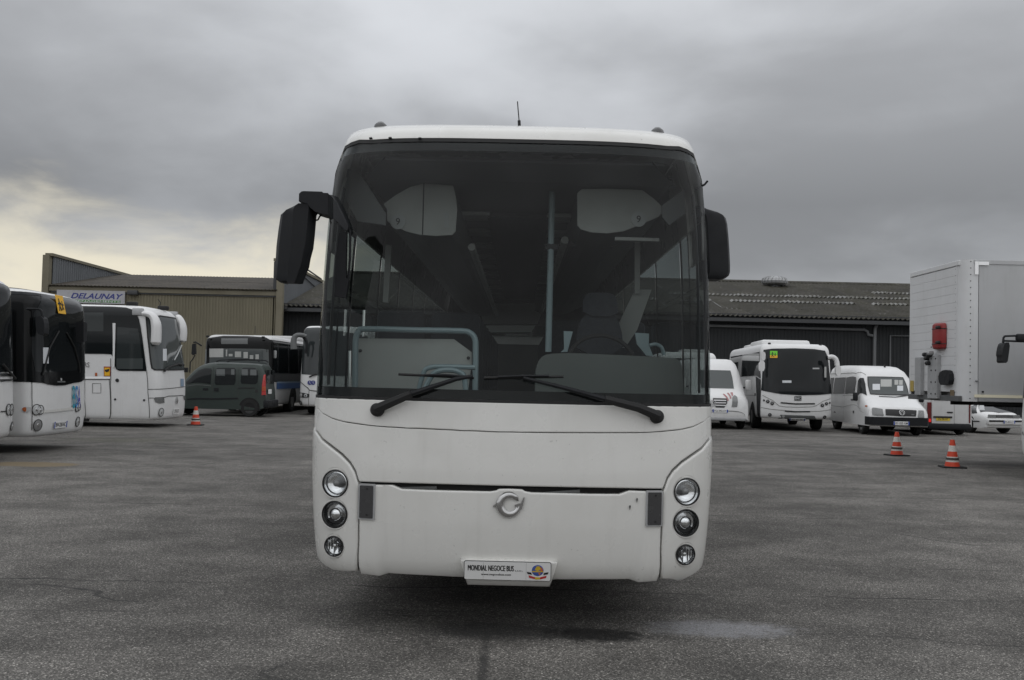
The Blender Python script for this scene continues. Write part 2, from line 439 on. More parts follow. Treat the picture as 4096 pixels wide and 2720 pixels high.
        for i, v in enumerate(v2):
            n = s.nrm(v.x, v.y); p = s.pos(v.x, v.y); d = off
            if depth:
                d += depth(v.x, v.y); e = .012
                ta = s.pos(v.x + e, v.y) + n * depth(v.x + e, v.y) - s.pos(v.x - e, v.y) - n * depth(v.x - e, v.y)
                tb = s.pos(v.x, v.y + e) + n * depth(v.x, v.y + e) - s.pos(v.x, v.y - e) - n * depth(v.x, v.y - e)
                n3 = ta.cross(tb).normalized(); n3 = n3 if n3.dot(n) > 0 else -n3
            else: n3 = n
            L3 = None
            if i in lat:
                e = .01; l = lat[i].normalized() * ccw * e
                L3 = (s.pos(v.x + l.x, v.y + l.y) - p); L3 = (L3 - n * L3.dot(n)); L3 = L3.normalized() if L3.length > 1e-9 else Vector((0, 0, 1)); lat[i] = L3
            ps.append(p + n * (d - (bev * .8 if i in bv else 0))); ns.append(n)
            cn.append((n3 + L3 * 1.0).normalized() if (L3 is not None and bev) else n3)
        if th:
            k = {}
            for i in bv:
                k[i] = len(ps); ps += [ps[i].copy(), ps[i] - ns[i] * th]; cn += [lat[i], lat[i]]
            fs += [[e[1], e[0], k[e[0]], k[e[1]]] + [] if False else [k[e[1]], k[e[0]], k[e[0]] + 1, k[e[1]] + 1] for e in bnd]
        used = sorted(set(i for f in fs for i in f)); mp = {o: i for i, o in enumerate(used)}
        me = bpy.data.meshes.new(name); me.from_pydata([tuple(ps[i]) for i in used], [], [[mp[i] for i in f] for f in fs])
        if sum(me.polygons[q].normal.dot(ns[fs[q][0]]) * me.polygons[q].area for q in range(ntop)) < 0: me.flip_normals()
        me.shade_smooth(); me.normals_split_custom_set_from_vertices([tuple(cn[i]) for i in used]); me.materials.append(m)
        return link(name, me, parent)
    def strip(s, name, P, wd, m, parent=None, off=.005, px=True, th=.003, step=.1, closed=False):
        if px: P = [s.ab(p) for p in P]
        off += s.lift
        P = densify(P, step, closed); n = len(P); L, Rr = [], []
        for i, p in enumerate(P):
            a, c = (P[i - 1], P[(i + 1) % n]) if closed else (P[max(i - 1, 0)], P[min(i + 1, n - 1)])
            t = (Vector(c) - Vector(a)).normalized(); q = Vector((-t.y, t.x)) * (wd / 2)
            L.append((p[0] + q.x, p[1] + q.y)); Rr.append((p[0] - q.x, p[1] - q.y))
        vs = []; fs = []
        for u, v in zip(L, Rr):
            for q in (u, v): vs.append(s.pos(*q) + s.nrm(*q) * off)
        for i in range(n if closed else n - 1):
            k = (i + 1) % n; fs.append([2 * i, 2 * i + 1, 2 * k + 1, 2 * k])
        return mesh(name, vs, fs, m, parent or s.th.root)
    def disc(s, name, p, r, m, parent=None, off=.006, px=True, ry=None, n=18, th=.004):
        a, c = s.ab(p) if px else p
        return s.panel(name, [(a + r * math.cos(2 * math.pi * k / n), c + (ry or r) * math.sin(2 * math.pi * k / n)) for k in range(n)], m, parent, off, th, .5, px=False)
    def lamp(s, name, p, r, parent=None, face=LENSP, px=True, proj=False, off=.004):
        """round lamp: bezel, reflector bowl, lens or projector"""
        M = s.frame(s.ab(p) if px else p, off)
        par = parent or s.th.root
        o = MB().lathe([(r * 1.02, -.004), (r * 1.02, .006), (r * .95, .008), (r * .88, .002)], M, 24, cap=False).build(name, SEAM, par)
        MB().lathe([(r * .90, .001), (r * .7, .006), (r * .4, .010), (.0005, .012)], M, 24, cap=False).build('reflector', face, o)
        MB().lathe([(r * .34, .009), (r * .3, .014), (.0005, .018)], M, 16, cap=False).build('bulb', CHROME if face is not LENSD else RIM, o)
        return o
    def body(s, name, m, parent=None, cap=True, rows=None, ang=40):
        ni = len(s.G[0]); G = s.G if rows is None else s.G[rows[0]:rows[1]]
        vs = [p for r in G for p in r]; fs = []
        for j in range(len(G) - 1):
            for i in range(ni - 1): fs.append([j * ni + i, j * ni + i + 1, (j + 1) * ni + i + 1, (j + 1) * ni + i])
        if cap: fs.append([(len(G) - 1) * ni + i for i in range(ni - 1)])
        return mesh(name, vs, fs, m, parent or s.th.root, True, ang)

def spl(tab, z):
    """monotone piecewise interpolation of a table of rows (z, a, b...)"""
    k = min(max(bisect_right([t[0] for t in tab], z) - 1, 0), len(tab) - 2); u = (z - tab[k][0]) / (tab[k + 1][0] - tab[k][0])
    p = [tab[max(k - 1, 0)], tab[k], tab[k + 1], tab[min(k + 2, len(tab) - 1)]]; out = []
    for c in range(1, len(tab[0])):
        p1, p2 = p[1][c], p[2][c]; h = p[2][0] - p[1][0]
        def sl(a, e): return (e[c] - a[c]) / (e[0] - a[0]) if e[0] > a[0] else 0
        d = sl(p[1], p[2]); m1 = sl(p[0], p[2]) if p[0] is not p[1] else d; m2 = sl(p[1], p[3]) if p[3] is not p[2] else d
        m1 = max(-3 * abs(d), min(3 * abs(d), m1)); m2 = max(-3 * abs(d), min(3 * abs(d), m2))
        u2, u3 = u * u, u ** 3
        out.append((2 * u3 - 3 * u2 + 1) * p1 + (u3 - 2 * u2 + u) * h * m1 + (-2 * u3 + 3 * u2) * p2 + (u3 - u2) * h * m2)
    return out
def bus_shell(th, W, L, tab, bd=.55, n=3.2, rear=.25, nf=44, zstep=.06):
    """rounded plan (bulging front, straight sides, squarer rear) swept up the profile tab of rows (z, front set-back, half width)"""
    hw = W / 2; D = []
    for k in range(601):
        t = math.pi / 2 * k / 600; D.append((hw * math.sin(t) ** (2 / n), bd * (1 - math.cos(t) ** (2 / n))))
    cum = [0]
    for k in range(600): cum.append(cum[-1] + math.dist(D[k], D[k + 1]))
    H = []
    for k in range(nf + 1):
        t = cum[-1] * k / nf; q = min(bisect_right(cum, t), 600); q = max(q, 1); u = (t - cum[q - 1]) / max(cum[q] - cum[q - 1], 1e-9)
        H.append((D[q - 1][0] + (D[q][0] - D[q - 1][0]) * u, D[q - 1][1] + (D[q][1] - D[q - 1][1]) * u))
    y = bd + .3
    while y < L - rear - .2: H.append((hw, y)); y += .4
    for k in range(7):
        t = math.pi / 2 * k / 6; H.append((hw - rear + rear * math.cos(t), L - rear + rear * math.sin(t)))
    H.append((0, L))
    A = [0]
    for k in range(len(H) - 1): A.append(A[-1] + math.dist(H[k], H[k + 1]))
    full = [(-x, y) for x, y in reversed(H[1:])] + H; AA = [-a for a in reversed(A[1:])] + A
    zs = []
    for k in range(len(tab) - 1):
        z0, z1 = tab[k][0], tab[k + 1][0]; q = max(2, int((z1 - z0) / zstep))
        zs += [z0 + (z1 - z0) * i / q for i in range(q)]
    zs.append(tab[-1][0]); G = []
    for z in zs:
        r = spl(tab, z); ys, h = r[0], r[1]; rs = (hw - h) * .6
        G.append([Vector((x * h / hw, ys + y * (L - ys - rs) / L, z)) for x, y in full])
    return Shell(th, G, AA, zs)
def side_a(sh, y, side=1):
    """surface coordinate of the point y metres behind the front on one side"""
    n = len(sh.A); j = len(sh.B) // 3; best = None
    for i in range(n):
        if sh.A[i] * side > 0:
            p = sh.G[j][i]
            if abs(p.x) > .8 * max(abs(q.x) for q in sh.G[j]) and (best is None or abs(p.y - y) < best[0]): best = (abs(p.y - y), sh.A[i])
    return best[1]
def car_shell(th, tab, nn=7.0, tum=.10, zb=.9, nsec=17, ystep=.08):
    """body lofted along its length: rows (y, z bottom, z top, half width, squareness)"""
    ys = []
    for k in range(len(tab) - 1):
        y0, y1 = tab[k][0], tab[k + 1][0]; q = max(1, int((y1 - y0) / ystep)); ys += [y0 + (y1 - y0) * i / q for i in range(q)]
    ys.append(tab[-1][0]); G = []
    for y in ys:
        z0, z1, w_, n = spl(tab, y); row = []
        for k in range(2 * nsec + 1):
            t = math.pi * k / (2 * nsec); c, s_ = math.cos(t), math.sin(t)
            x = -w_ * math.copysign(abs(c) ** (2 / n), c); z = z0 + (z1 - z0) * s_ ** (2 / n)
            f = 1 - tum * max(0, z - zb) / .9; row.append(Vector((x * f, y, z)))
        # even out the section
        cum = [0]
        for k in range(len(row) - 1): cum.append(cum[-1] + (row[k + 1] - row[k]).length)
        out = []; N = 2 * nsec
        for k in range(N + 1):
            t = cum[-1] * k / N; q = min(max(bisect_right(cum, t), 1), N); u = (t - cum[q - 1]) / max(cum[q] - cum[q - 1], 1e-9); out.append(row[q - 1].lerp(row[q], min(max(u, 0), 1)))
        G.append(out)
    mid = max(range(len(G)), key=lambda j: sum((G[j][i + 1] - G[j][i]).length for i in range(2 * nsec)))
    A = [0]
    for i in range(2 * nsec): A.append(A[-1] + (G[mid][i + 1] - G[mid][i]).length)
    h = A[-1] / 2; A = [a - h for a in A]; B = [0]
    for j in range(len(G) - 1): B.append(B[-1] + max((G[j + 1][nsec] - G[j][nsec]).length, ys[j + 1] - ys[j]))
    return Shell(th, G, A, B)
def car_body(sh, name, m):
    ni = len(sh.G[0]); nj = len(sh.G); vs = [p for r in sh.G for p in r]; fs = []
    for j in range(nj - 1):
        for i in range(ni - 1): fs.append([j * ni + i, j * ni + i + 1, (j + 1) * ni + i + 1, (j + 1) * ni + i])
        fs.append([j * ni, (j + 1) * ni, (j + 1) * ni + ni - 1, j * ni + ni - 1])
    fs += [list(range(ni)), list(range((nj - 1) * ni, nj * ni))]
    return mesh(name, vs, fs, m, sh.th.root, True, 42)

WH = {}
def wheel(th, x, y, r, wd=.22, rim=RIM, parent=None):
    """tyre with a dished rim; axle along local x, outer side away from the vehicle"""
    key = (round(r, 3), wd, rim.name)
    if key not in WH:
        t = MB().lathe([(r * .60, -wd / 2), (r * .93, -wd / 2), (r, -wd / 2 + .03), (r, wd / 2 - .03), (r * .93, wd / 2), (r * .60, wd / 2), (r * .58, wd / 2 - .03)], None, 28, cap=False)
        k = MB().lathe([(r * .60, wd / 2 - .01), (r * .54, wd / 2 - .03), (r * .5, wd / 2 - .08), (r * .22, wd / 2 - .05), (r * .2, wd / 2 - .01), (.0005, wd / 2 - .005)], None, 24)
        WH[key] = (t.build('tyre', TYRE).data, k.build('rim', rim).data)
        for o in list(COL.objects):
            if o.data in WH[key]: bpy.data.objects.remove(o)
    o = link('wheel', WH[key][0], parent or th.root); o.location = (x, y, r); o.rotation_euler = (0, R(90) if x > 0 else R(-90), 0)
    k = link('rim', WH[key][1], o); return o
def plate(sh, p, s_, yellow=False, wd=.52, ht=.11, parent=None, M=None, band=True, off=.012):
    M = M or sh.frame(sh.ab(p), off); par = parent or sh.th.root
    o = MB().box((0, 0, 0), (wd, ht, .008), M, .002).build('number_plate', PLATEY if yellow else PLATE, par, False)
    if band:
        for q in (-1, 1): MB().box((q * (wd / 2 - .022), 0, .0045), (.042, ht - .006, .002), M).build('plate_band', PBLUE, o, False)
    text('plate_lettering', s_, ht * .62, INK, o, M @ Matrix.Translation((0, 0, .0062)), wd * .76, .012)
    return o
def children_sign(sh, p, wd, ht, top, bot=None, off=.010):
    M = sh.frame(sh.ab(p), off); o = MB().box((0, 0, 0), (wd, ht, .006), M, .001).build('school_transport_sign', top, sh.th.root, False)
    if bot: MB().box((0, -ht * .31, .004), (wd, ht * .38, .003), M).build('sign_lower_half', bot, o, False)
    for k, (x, s_) in enumerate(((-.17, 1.0), (.2, .72))):
        m = MB(); u = wd * s_; T = M @ Matrix.Translation((x * wd, -.02 * ht - (1 - s_) * .1 * ht, .0065))
        m.lathe([(.075 * u, 0), (.0005, .001)], T @ Matrix.Translation((0, .30 * u, 0)), 10)
        for a, c in (((0, .22), (0, -.05)), ((0, .14), (-.2, .02)), ((0, .14), (.18, .05)), ((0, -.05), (-.14, -.36)), ((0, -.05), (.14, -.34))):
            m.tube([(a[0] * u, a[1] * u, 0), (c[0] * u, c[1] * u, 0)], .042 * u, 5, T)
        m.build('child_figure', INK, o)
    return o
def roundel(sh, p, r, off=.012, style='vw'):
    """ring emblem"""
    M = sh.frame(sh.ab(p), off); m = MB()
    m.tube([(r * math.cos(2 * math.pi * k / 24), r * math.sin(2 * math.pi * k / 24), 0) for k in range(25)], r * .1, 6, M)
    if style == 'vw':
        for P in (((-.33, .8), (0, .12), (.33, .8)), ((-.78, .45), (-.36, -.75), (0, -.02), (.36, -.75), (.78, .45))):
            m.tube([(x * r, y * r, .002) for x, y in P], r * .11, 6, M)
    return m.build('emblem', CHROME, sh.th.root)
# ------------------------------------------------------------------ ground
def ground_mat():
    m = bpy.data.materials.new('worn_asphalt'); m.use_nodes = True; nt = m.node_tree; p = nt.nodes['Principled BSDF']; b = NB(nt)
    tc = b.n('ShaderNodeTexCoord'); V = tc.outputs['Object']
    vo = b.n('ShaderNodeTexVoronoi'); vo.inputs['Scale'].default_value = 130; b.l(V, vo.inputs['Vector'])
    sp = b.n('ShaderNodeSeparateColor'); b.l(vo.outputs['Color'], sp.inputs[0])
    stone = b.ramp(sp.outputs[0], [(0, .046), (.35, .082), (.7, .128), (.92, .20), (1, .44)])
    fine = b.noise(V, 60, 5, .75); med = b.noise(V, 1.3, 6, .62); big = b.noise(V, .22, 4, .55)
    mp = b.n('ShaderNodeMapping'); b.l(V, mp.inputs[0]); mp.inputs['Scale'].default_value = (.10, .75, 1); mp.inputs['Rotation'].default_value = (0, 0, .07)
    lane = b.noise(mp.outputs[0], 1.0, 5, .6)
    k = b.math('MULTIPLY', b.rng(fine, .25, .75, .60, 1.4), b.rng(med, .3, .7, .70, 1.26))
    k = b.math('MULTIPLY', k, b.rng(big, .3, .7, .80, 1.2)); k = b.math('MULTIPLY', k, b.rng(lane, .3, .7, .86, 1.16))
    tint = b.mix(b.noise(V, 22, 2), (1.02, .97, .88, 1), (1.05, .99, .92, 1))
    c = b.mix(1.0, stone, tint, 'MULTIPLY')
    # stains: oil and wet marks, a sandy patch, pale spill
    def blob(x, y, rx, ry, soft=.35, amp=.5, ns=3.0):
        sx = b.n('ShaderNodeSeparateXYZ'); b.l(V, sx.inputs[0])
        dx = b.math('DIVIDE', b.math('SUBTRACT', sx.outputs[0], x), rx); dy = b.math('DIVIDE', b.math('SUBTRACT', sx.outputs[1], y), ry)
        d = b.math('SQRT', b.math('ADD', b.math('MULTIPLY', dx, dx), b.math('MULTIPLY', dy, dy)))
        d = b.math('ADD', d, b.math('MULTIPLY', b.math('SUBTRACT', b.noise(V, ns, 6, .7), .5), amp * 2))
        return b.rng(d, 1 - soft, 1 + soft, 1, 0)
    def gp(px, py): g = ground_at(px, py); return g.x, g.y
    x, y = gp(2390, 2540); oil = blob(x, y, .30, .17, .4, 1.0, 10)
    x, y = gp(1930, 2700); oil2 = blob(x, y, .030, .8, .5, 1.1, 7)
    x, y = gp(2020, 2520); oil3 = blob(x, y, .42, .22, .6, .8, 3)
    x, y = gp(2880, 2515); pale = blob(x, y, .42, .20, .45, 1.0, 11)
    x, y = gp(130, 1857); sand = blob(x, y, .75, .42, .12, .35, 1.5)
    x, y = gp(480, 1760); moss = blob(x, y, 1.2, .7, .5, .8, 1.5)
    cr = b.n('ShaderNodeTexVoronoi', feature='DISTANCE_TO_EDGE'); 
    mp2 = b.n('ShaderNodeMapping'); b.l(V, mp2.inputs[0]); mp2.inputs['Scale'].default_value = (.10, .42, 1)
    ad = b.n('ShaderNodeVectorMath', operation='ADD'); b.l(mp2.outputs[0], ad.inputs[0])
    nn = b.n('ShaderNodeTexNoise'); nn.inputs['Scale'].default_value = .7; nn.inputs['Detail'].default_value = 5; b.l(V, nn.inputs['Vector'])
    s2 = b.n('ShaderNodeVectorMath', operation='SCALE'); b.l(nn.outputs['Color'], s2.inputs[0]); s2.inputs['Scale'].default_value = .25; b.l(s2.outputs[0], ad.inputs[1])
    b.l(ad.outputs[0], cr.inputs['Vector']); cr.inputs['Scale'].default_value = 1.0
    crack = b.math('MULTIPLY', b.rng(cr.outputs['Distance'], .0015, .006, 1, 0), b.rng(b.noise(V, .5, 3), .48, .62, 0, .7))
    sc = b.n('ShaderNodeVectorMath', operation='SCALE'); b.l(c, sc.inputs[0]); b.l(k, sc.inputs['Scale']); c = sc.outputs[0]
    c = b.mix(b.math('MULTIPLY', b.math('ADD', oil2, oil3, clamp=True), .68), c, (.022, .022, .022, 1))
    c = b.mix(b.math('MULTIPLY', oil, .85), c, (.016, .016, .016, 1))
    c = b.mix(b.math('MULTIPLY', pale, b.rng(sp.outputs[1], .1, .5, .35, 1.0)), c, (.26, .26, .27, 1))
    c = b.mix(b.math('MULTIPLY', sand, .85), c, (.21, .165, .10, 1)); c = b.mix(b.math('MULTIPLY', moss, .35), c, (.06, .062, .035, 1))
    sy_ = b.n('ShaderNodeSeparateXYZ'); b.l(V, sy_.inputs[0])
    yw = b.math('ADD', sy_.outputs[1], b.math('MULTIPLY', b.noise(V, .55, 5, .65), .5))
    jd = b.math('ABSOLUTE', b.math('SUBTRACT', b.math('MODULO', b.math('ADD', yw, 100 - 7.95 + 2.275), 4.55), 2.275))
    joint = b.math('MULTIPLY', b.rng(jd, .004, .022, 1, 0), b.rng(b.noise(V, .9, 4, .6), .40, .56, 0, .85))
    c = b.mix(joint, c, (.018, .018, .017, 1))
    c = b.mix(crack, c, (.02, .02, .02, 1))
    b.l(c, p.inputs['Base Color'])
    ro = b.math('SUBTRACT', .86, b.math('MULTIPLY', oil, .35)); b.l(ro, p.inputs['Roughness']); p.inputs['Specular IOR Level'].default_value = .3
    bn = b.n('ShaderNodeBump'); bn.inputs['Strength'].default_value = .55; bn.inputs['Distance'].default_value = .006
    b.l(b.math('ADD', vo.outputs['Distance'], b.math('MULTIPLY', fine, .8)), bn.inputs['Height']); b.l(bn.outputs[0], p.inputs['Normal'])
    return m
g = mesh('ground', [(-500, -300, 0), (500, -300, 0), (500, 900, 0), (-500, 900, 0)], [(0, 1, 2, 3)], ground_mat(), None, False); tag(g, kind='structure')

# ------------------------------------------------------------------ buildings
K = 1.26                                     # the far buildings: distances read off where their side walls recede, then their size in metres
YS = 46.5 * K; XC = -10.4 * K; XA = -20.5 * K
def cor(name, wd, pitch, dep, along, m, trap=True, segs=4):
    """one corrugated sheet, wd wide (x), `along` long (z), ridges towards -y"""
    n = int(round(wd / pitch)); P = []
    for k in range(n):
        x = k * pitch
        P += [(x, 0), (x + pitch * .42, 0), (x + pitch * .5, -dep), (x + pitch * .92, -dep)] if trap else [(x + pitch * q / segs, -dep * .5 * (1 - math.cos(2 * math.pi * q / segs))) for q in range(segs)]
    P.append((n * pitch, 0)); vs = [(x, y, 0) for x, y in P] + [(x, y, along) for x, y in P]; c = len(P)
    o = mesh(name, vs, [[i, i + 1, c + i + 1, c + i] for i in range(c - 1)], m, None, not trap, 60, uvfix=False); me = o.data; bpy.data.objects.remove(o); return me
def clad_mat(name, col, spread=.12, dirt=.4, moss=None, big=.25):
    m = bpy.data.materials.new(name); m.use_nodes = True; nt = m.node_tree; p = nt.nodes['Principled BSDF']; b = NB(nt)
    tc = b.n('ShaderNodeTexCoord'); gm = b.n('ShaderNodeNewGeometry'); oi = b.n('ShaderNodeObjectInfo'); P = gm.outputs['Position']
    k = b.rng(oi.outputs['Random'], 0, 1, 1 - spread, 1 + spread)
    f = b.rng(b.noise(P, big, 6, .65), .35, .7, 0, 1)
    mp = b.n('ShaderNodeMapping'); b.l(P, mp.inputs[0]); mp.inputs['Scale'].default_value = (2.5, 2.5, .25)
    st = b.rng(b.noise(mp.outputs[0], 1.2, 5, .65), .45, .75, 0, 1)
    c = b.mix(b.math('MULTIPLY', f, dirt), (*col, 1), tuple(q * .5 for q in col) + (1,)); c = b.mix(b.math('MULTIPLY', st, dirt * .7), c, tuple(q * .55 for q in col) + (1,))
    if moss:
        mo = b.rng(b.noise(P, 1.3, 8, .78), .42, .58, 0, 1); c = b.mix(b.math('MULTIPLY', mo, .8), c, (*moss, 1))
        sp = b.rng(b.noise(P, 3.2, 5, .75), .54, .64, 0, 1); c = b.mix(b.math('MULTIPLY', sp, .8), c, (.022, .021, .016, 1)); sp2 = b.rng(b.noise(P, 2.3, 5, .8), .60, .68, 0, 1); c = b.mix(b.math('MULTIPLY', sp2, .6), c, (.20, .195, .17, 1))
    s = b.n('ShaderNodeVectorMath', operation='SCALE'); b.l(c, s.inputs[0]); b.l(k, s.inputs['Scale']); b.l(s.outputs[0], p.inputs['Base Color'])
    p.inputs['Roughness'].default_value = .75; p.inputs['Specular IOR Level'].default_value = .25; return m
BEIGE = clad_mat('beige_cladding', (.205, .187, .135), .03, .25); GREYC = clad_mat('grey_cladding', (.17, .18, .19), .03, .25)
DARKC = clad_mat('dark_shed_boards', (.032, .034, .036), .10, .3); BTRIM = mat('beige_trim', (.18, .162, .115), .6, dirt=.3, dscale=.6)
ROOFB = clad_mat('brown_roof', (.060, .052, .044), .06, .4, (.075, .065, .05)); ROOFS = clad_mat('fibre_cement_roof', (.058, .053, .044), .16, .45, (.030, .028, .015), .4)
ROOFP = clad_mat('pale_rooflight', (.30, .30, .29), .1, .5, (.10, .095, .07), .5)
PIPE = mat('gutter_zinc', (.15, .155, .16), .5, metal=.3, dirt=.3, dscale=1); PIPED = mat('gutter_dark', (.05, .052, .055), .6)

# low beige hall between two tall side walls
DB = 46 * K; ZE = 1.57 + 3.42 * K; ZR = 1.57 + 4.70 * K; HA = 1.57 + 4.98 * K; YR = 54 * K
hall = Thing('warehouse', 'beige corrugated hall with low brown roof and lettered sign, left background', 'warehouse', (XA, DB, 0))
sheet = cor('cladding_sheet', 1.008, .168, .028, ZE, BEIGE); WB = XC - XA; n = int(WB / 1.008) + 1
for k in range(n):
    o = link('cladding_sheet', sheet, hall.root); o.location = (k * 1.008 - .15, 0, 0)
    if k == n - 1: o.scale.x = (WB - (n - 1) * 1.008 + .15) / 1.008
MB().box((WB / 2, -.07, ZE + .09), (WB, .16, .22)).build('eaves_trim', BTRIM, hall.root, False)
MB().box((WB / 2, .12, ZE + .16), (WB, .3, .36)).build('eaves_fascia', BTRIM, hall.root, False)
MB().prism([(-.1, ZE - .1), (-.1, ZE + .2), (YR - DB, ZR + .18), (YR - DB, ZR - .2)], .1, WB - .1, 'yz').build('roof_deck', PIPED, hall.root, False)
MB().box((WB / 2, .35, ZE / 2 - .1), (WB, .3, ZE - .25)).build('wall_frame', BTRIM, hall.root, False)
for x, hh in ((-.2, HA), (WB + .12, HA - .05)): MB().box((x, -.03, hh / 2), (.36, .40, hh)).build('corner_post', BTRIM, hall.root, False)
rows = 4; sl = (YR - DB + .3) / rows; rl = math.hypot(sl, (ZR - ZE) / rows); ang = math.atan2(ZR - ZE, YR - DB + .3)
rs = cor('roof_sheet', 1.05, .21, .04, rl + .12, ROOFB, False); nc = int(WB / 1.05) + 1
for r in range(rows):
    for k in range(nc):
        o = link('roof_sheet', rs, hall.root); o.location = (k * 1.05, -.3 + r * sl, ZE + .26 + r * (ZR - ZE) / rows + .012 * ((r + 1) % 2)); o.rotation_euler = (ang - R(90), 0, 0)
        if k == nc - 1: o.scale.x = (WB - (nc - 1) * 1.05) / 1.05
cap = MB().prism([(-.42, -.10), (-.36, 0), (-.12, .10), (.12, .10), (.36, 0), (.42, -.10)], 0, .62, 'yz').build('ridge_cap', ROOFB).data
for o in [o for o in COL.objects if o.data == cap]: bpy.data.objects.remove(o)
k = 0; x = 0
while x < WB - .5: o = link('ridge_cap', cap, hall.root); o.location = (x + .1, YR - DB, ZR + .10 + .03 * (k % 2)); x += .96; k += 1
M = Matrix.Translation(Vector(at_depth(232 * 1.7349, 712 * 1.7349, DB - .12)) - Vector((XA, DB, 0))) @ Matrix.Rotation(R(90), 4, 'X')
c0 = hall.hit(Z1(560, 300), 'y', -.14); c1 = hall.hit(Z1(924, 392), 'y', -.14)
for px, py, in ((965, 305),): 
    q = hall.hit(Z1(983, 315), 'y', -.2); MB().box(q, (.55, .42, .25), None, .04).build('wall_lamp', PIPED, hall.root)
q0, q1 = hall.hit(Z1(420, 304), 'y', -.13), hall.hit(Z1(924, 304), 'y', -.13); qb = hall.hit(Z1(924, 400), 'y', -.13); wS = q1.x - q0.x; hS = q1.z - qb.z
sb = Thing('wall_sign', 'white sign with slanted navy lettering over a green band on beige hall', 'sign', hall.M @ Vector((q0.x + wS / 2, -.13, qb.z + hS / 2)))
MB().box((0, 0, 0), (wS, .06, hS), None, .01).build('board', mat('sign_white', (.42, .42, .44), .5, dirt=.2), sb.root, False)
T = Matrix.Translation((0, -.034, 0)) @ Matrix.Rotation(R(90), 4, 'X')
a0, a1 = sb.hit(Z1(520, 340), 'y', -.034), sb.hit(Z1(910, 340), 'y', -.034)
lt, lb = sb.hit(Z1(700, 320), 'y', -.034), sb.hit(Z1(700, 361), 'y', -.034)
text('lettering', 'DELAUNAY', lt.z - lb.z, NAVY, sb.root, Matrix.Translation(((a0.x + a1.x) / 2, 0, (lt.z + lb.z) / 2)) @ T, (a1.x - a0.x), .03, .35)
gt, gb = sb.hit(Z1(700, 369), 'y', -.034), sb.hit(Z1(700, 386), 'y', -.034)
MB().box(((a0.x + a1.x) / 2 - .1, -.032, (gt.z + gb.z) / 2), (a1.x - a0.x - .1, .006, gt.z - gb.z)).build('green_band', GREENL, sb.root, False)
text('lettering', 'AMENAGEMENTS', (gt.z - gb.z) * .8, PAPER, sb.root, Matrix.Translation(((a0.x + a1.x) / 2 - .15, -.004, (gt.z + gb.z) / 2)) @ T, (a1.x - a0.x) * .98, .01)
# tall grey side walls receding at either end
def fin(x, label, y1):
    t = Thing('side_wall', label, 'wall', (x, DB, 0), 0, 'tall grey side walls of the hall')
    sh = cor('cladding_sheet', 1.5, .30, .05, HA, GREYC); L = y1 - DB
    for k in range(int(L / 1.5)):
        o = link('cladding_sheet', sh, t.root); o.location = (.02, k * 1.5 + .2, 0); o.rotation_euler = (0, 0, R(90))
    MB().box((-.16, L / 2, HA / 2 - .02), (.26, L, HA - .1)).build('wall_core', PIPED, t.root, False)
    MB().box((-.07, L / 2, HA + .03), (.42, L + .3, .16)).build('coping', BTRIM, t.root, False)
    return t
fin(XA, 'tall grey corrugated wall with beige corner post, far left behind the parked coaches', 80 * K)
f2 = fin(XC, 'tall grey corrugated wall rising above the mossy shed roof, left of the coach', 80 * K)
p0 = f2.hit(Z10(530, 1060), 'x', .12); p1 = f2.hit(Z10(705, 1180), 'x', .12); MB().tube([p0, p1], .05, 6).build('pipe', PIPED, f2.root)
p0 = f2.hit(Z10(430, 1095), 'x', .12); p1 = f2.hit(Z10(690, 1330), 'x', .12); MB().tube([p0, p1], .03, 6).build('pipe', PIPED, f2.root)

# long dark shed with mossy fibre-cement roof
ZS = 1.57 + 2.88 * K; YRS = 61.5 * K; ZRS = 1.57 + 5.90 * K; WS = 42 * K
shed = Thing('long_shed', 'long dark-walled shed with mossy corrugated roof across the background', 'shed', (XC + .1, YS, 0))
bs = cor('wall_board_sheet', 1.20, .20, .025, ZS, DARKC); n = int(WS / 1.2)
for k in range(n): o = link('wall_board_sheet', bs, shed.root); o.location = (k * 1.2, .55, 0)
MB().box((WS / 2, .75, ZS / 2), (WS, .3, ZS - .1)).build('wall_frame', PIPED, shed.root, False)
rows = 6; sy = (YRS - YS) / rows; sz = (ZRS - ZS) / rows; rl = math.hypot(sy, sz); ang = math.atan2(sz, sy); nc = int(WS / 1.11)
m1 = cor('roof_sheet', 1.11, .2775, .085, rl + .2, ROOFS, False)
rnd = random.Random(3)
for r in range(rows):
    for k in range(nc):
        lite = False
        o = link('roof_sheet', m1, shed.root)
        o.location = (k * 1.11, -.1 + r * sy + rnd.uniform(-.03, .03), ZS + .12 + r * sz + rnd.uniform(0, .015)); o.rotation_euler = (ang - R(90), 0, rnd.uniform(-.004, .004))
# pale ends of the sheets where moss has been stripped
m3 = cor('bare_lap', 1.11, .2775, .11, .8, ROOFP, False)
for r, x0, x1 in ((2, 7, 15), (2, 17, 40), (4, 9, 12), (3, 19, 34), (4, 30, 40)):
    for k in range(int(x0 * K / 1.11), int(x1 * K / 1.11)):
        if rnd.random() < .85:
            o = link('bare_lap', m3, shed.root); o.location = (k * 1.11, -.1 + r * sy - .02, ZS + .165 + r * sz); o.rotation_euler = (ang - R(90), 0, 0); o.scale.z = rnd.uniform(.5, 1.1)
MB().box((WS / 2, -.10, ZS - .05), (WS, .16, .20)).build('gutter', PIPED, shed.root, False)
MB().box((WS / 2, .3, ZS - .12), (WS, .9, .06)).build('soffit', PIPED, shed.root, False)
MB().box((WS / 2, .42, ZS + .12), (WS, .12, .42)).build('eaves_board', PIPED, shed.root, False)
MB().box((-.6, -.3, ZS + .02), (1.9, .16, .16)).build('beam_end', PIPED, shed.root, False)
rc = MB().prism([(-.3, -.06), (0, .09), (.3, -.06)], 0, 1.1, 'yz').build('ridge_cap', ROOFS).data
for o in [o for o in COL.objects if o.data == rc]: bpy.data.objects.remove(o)
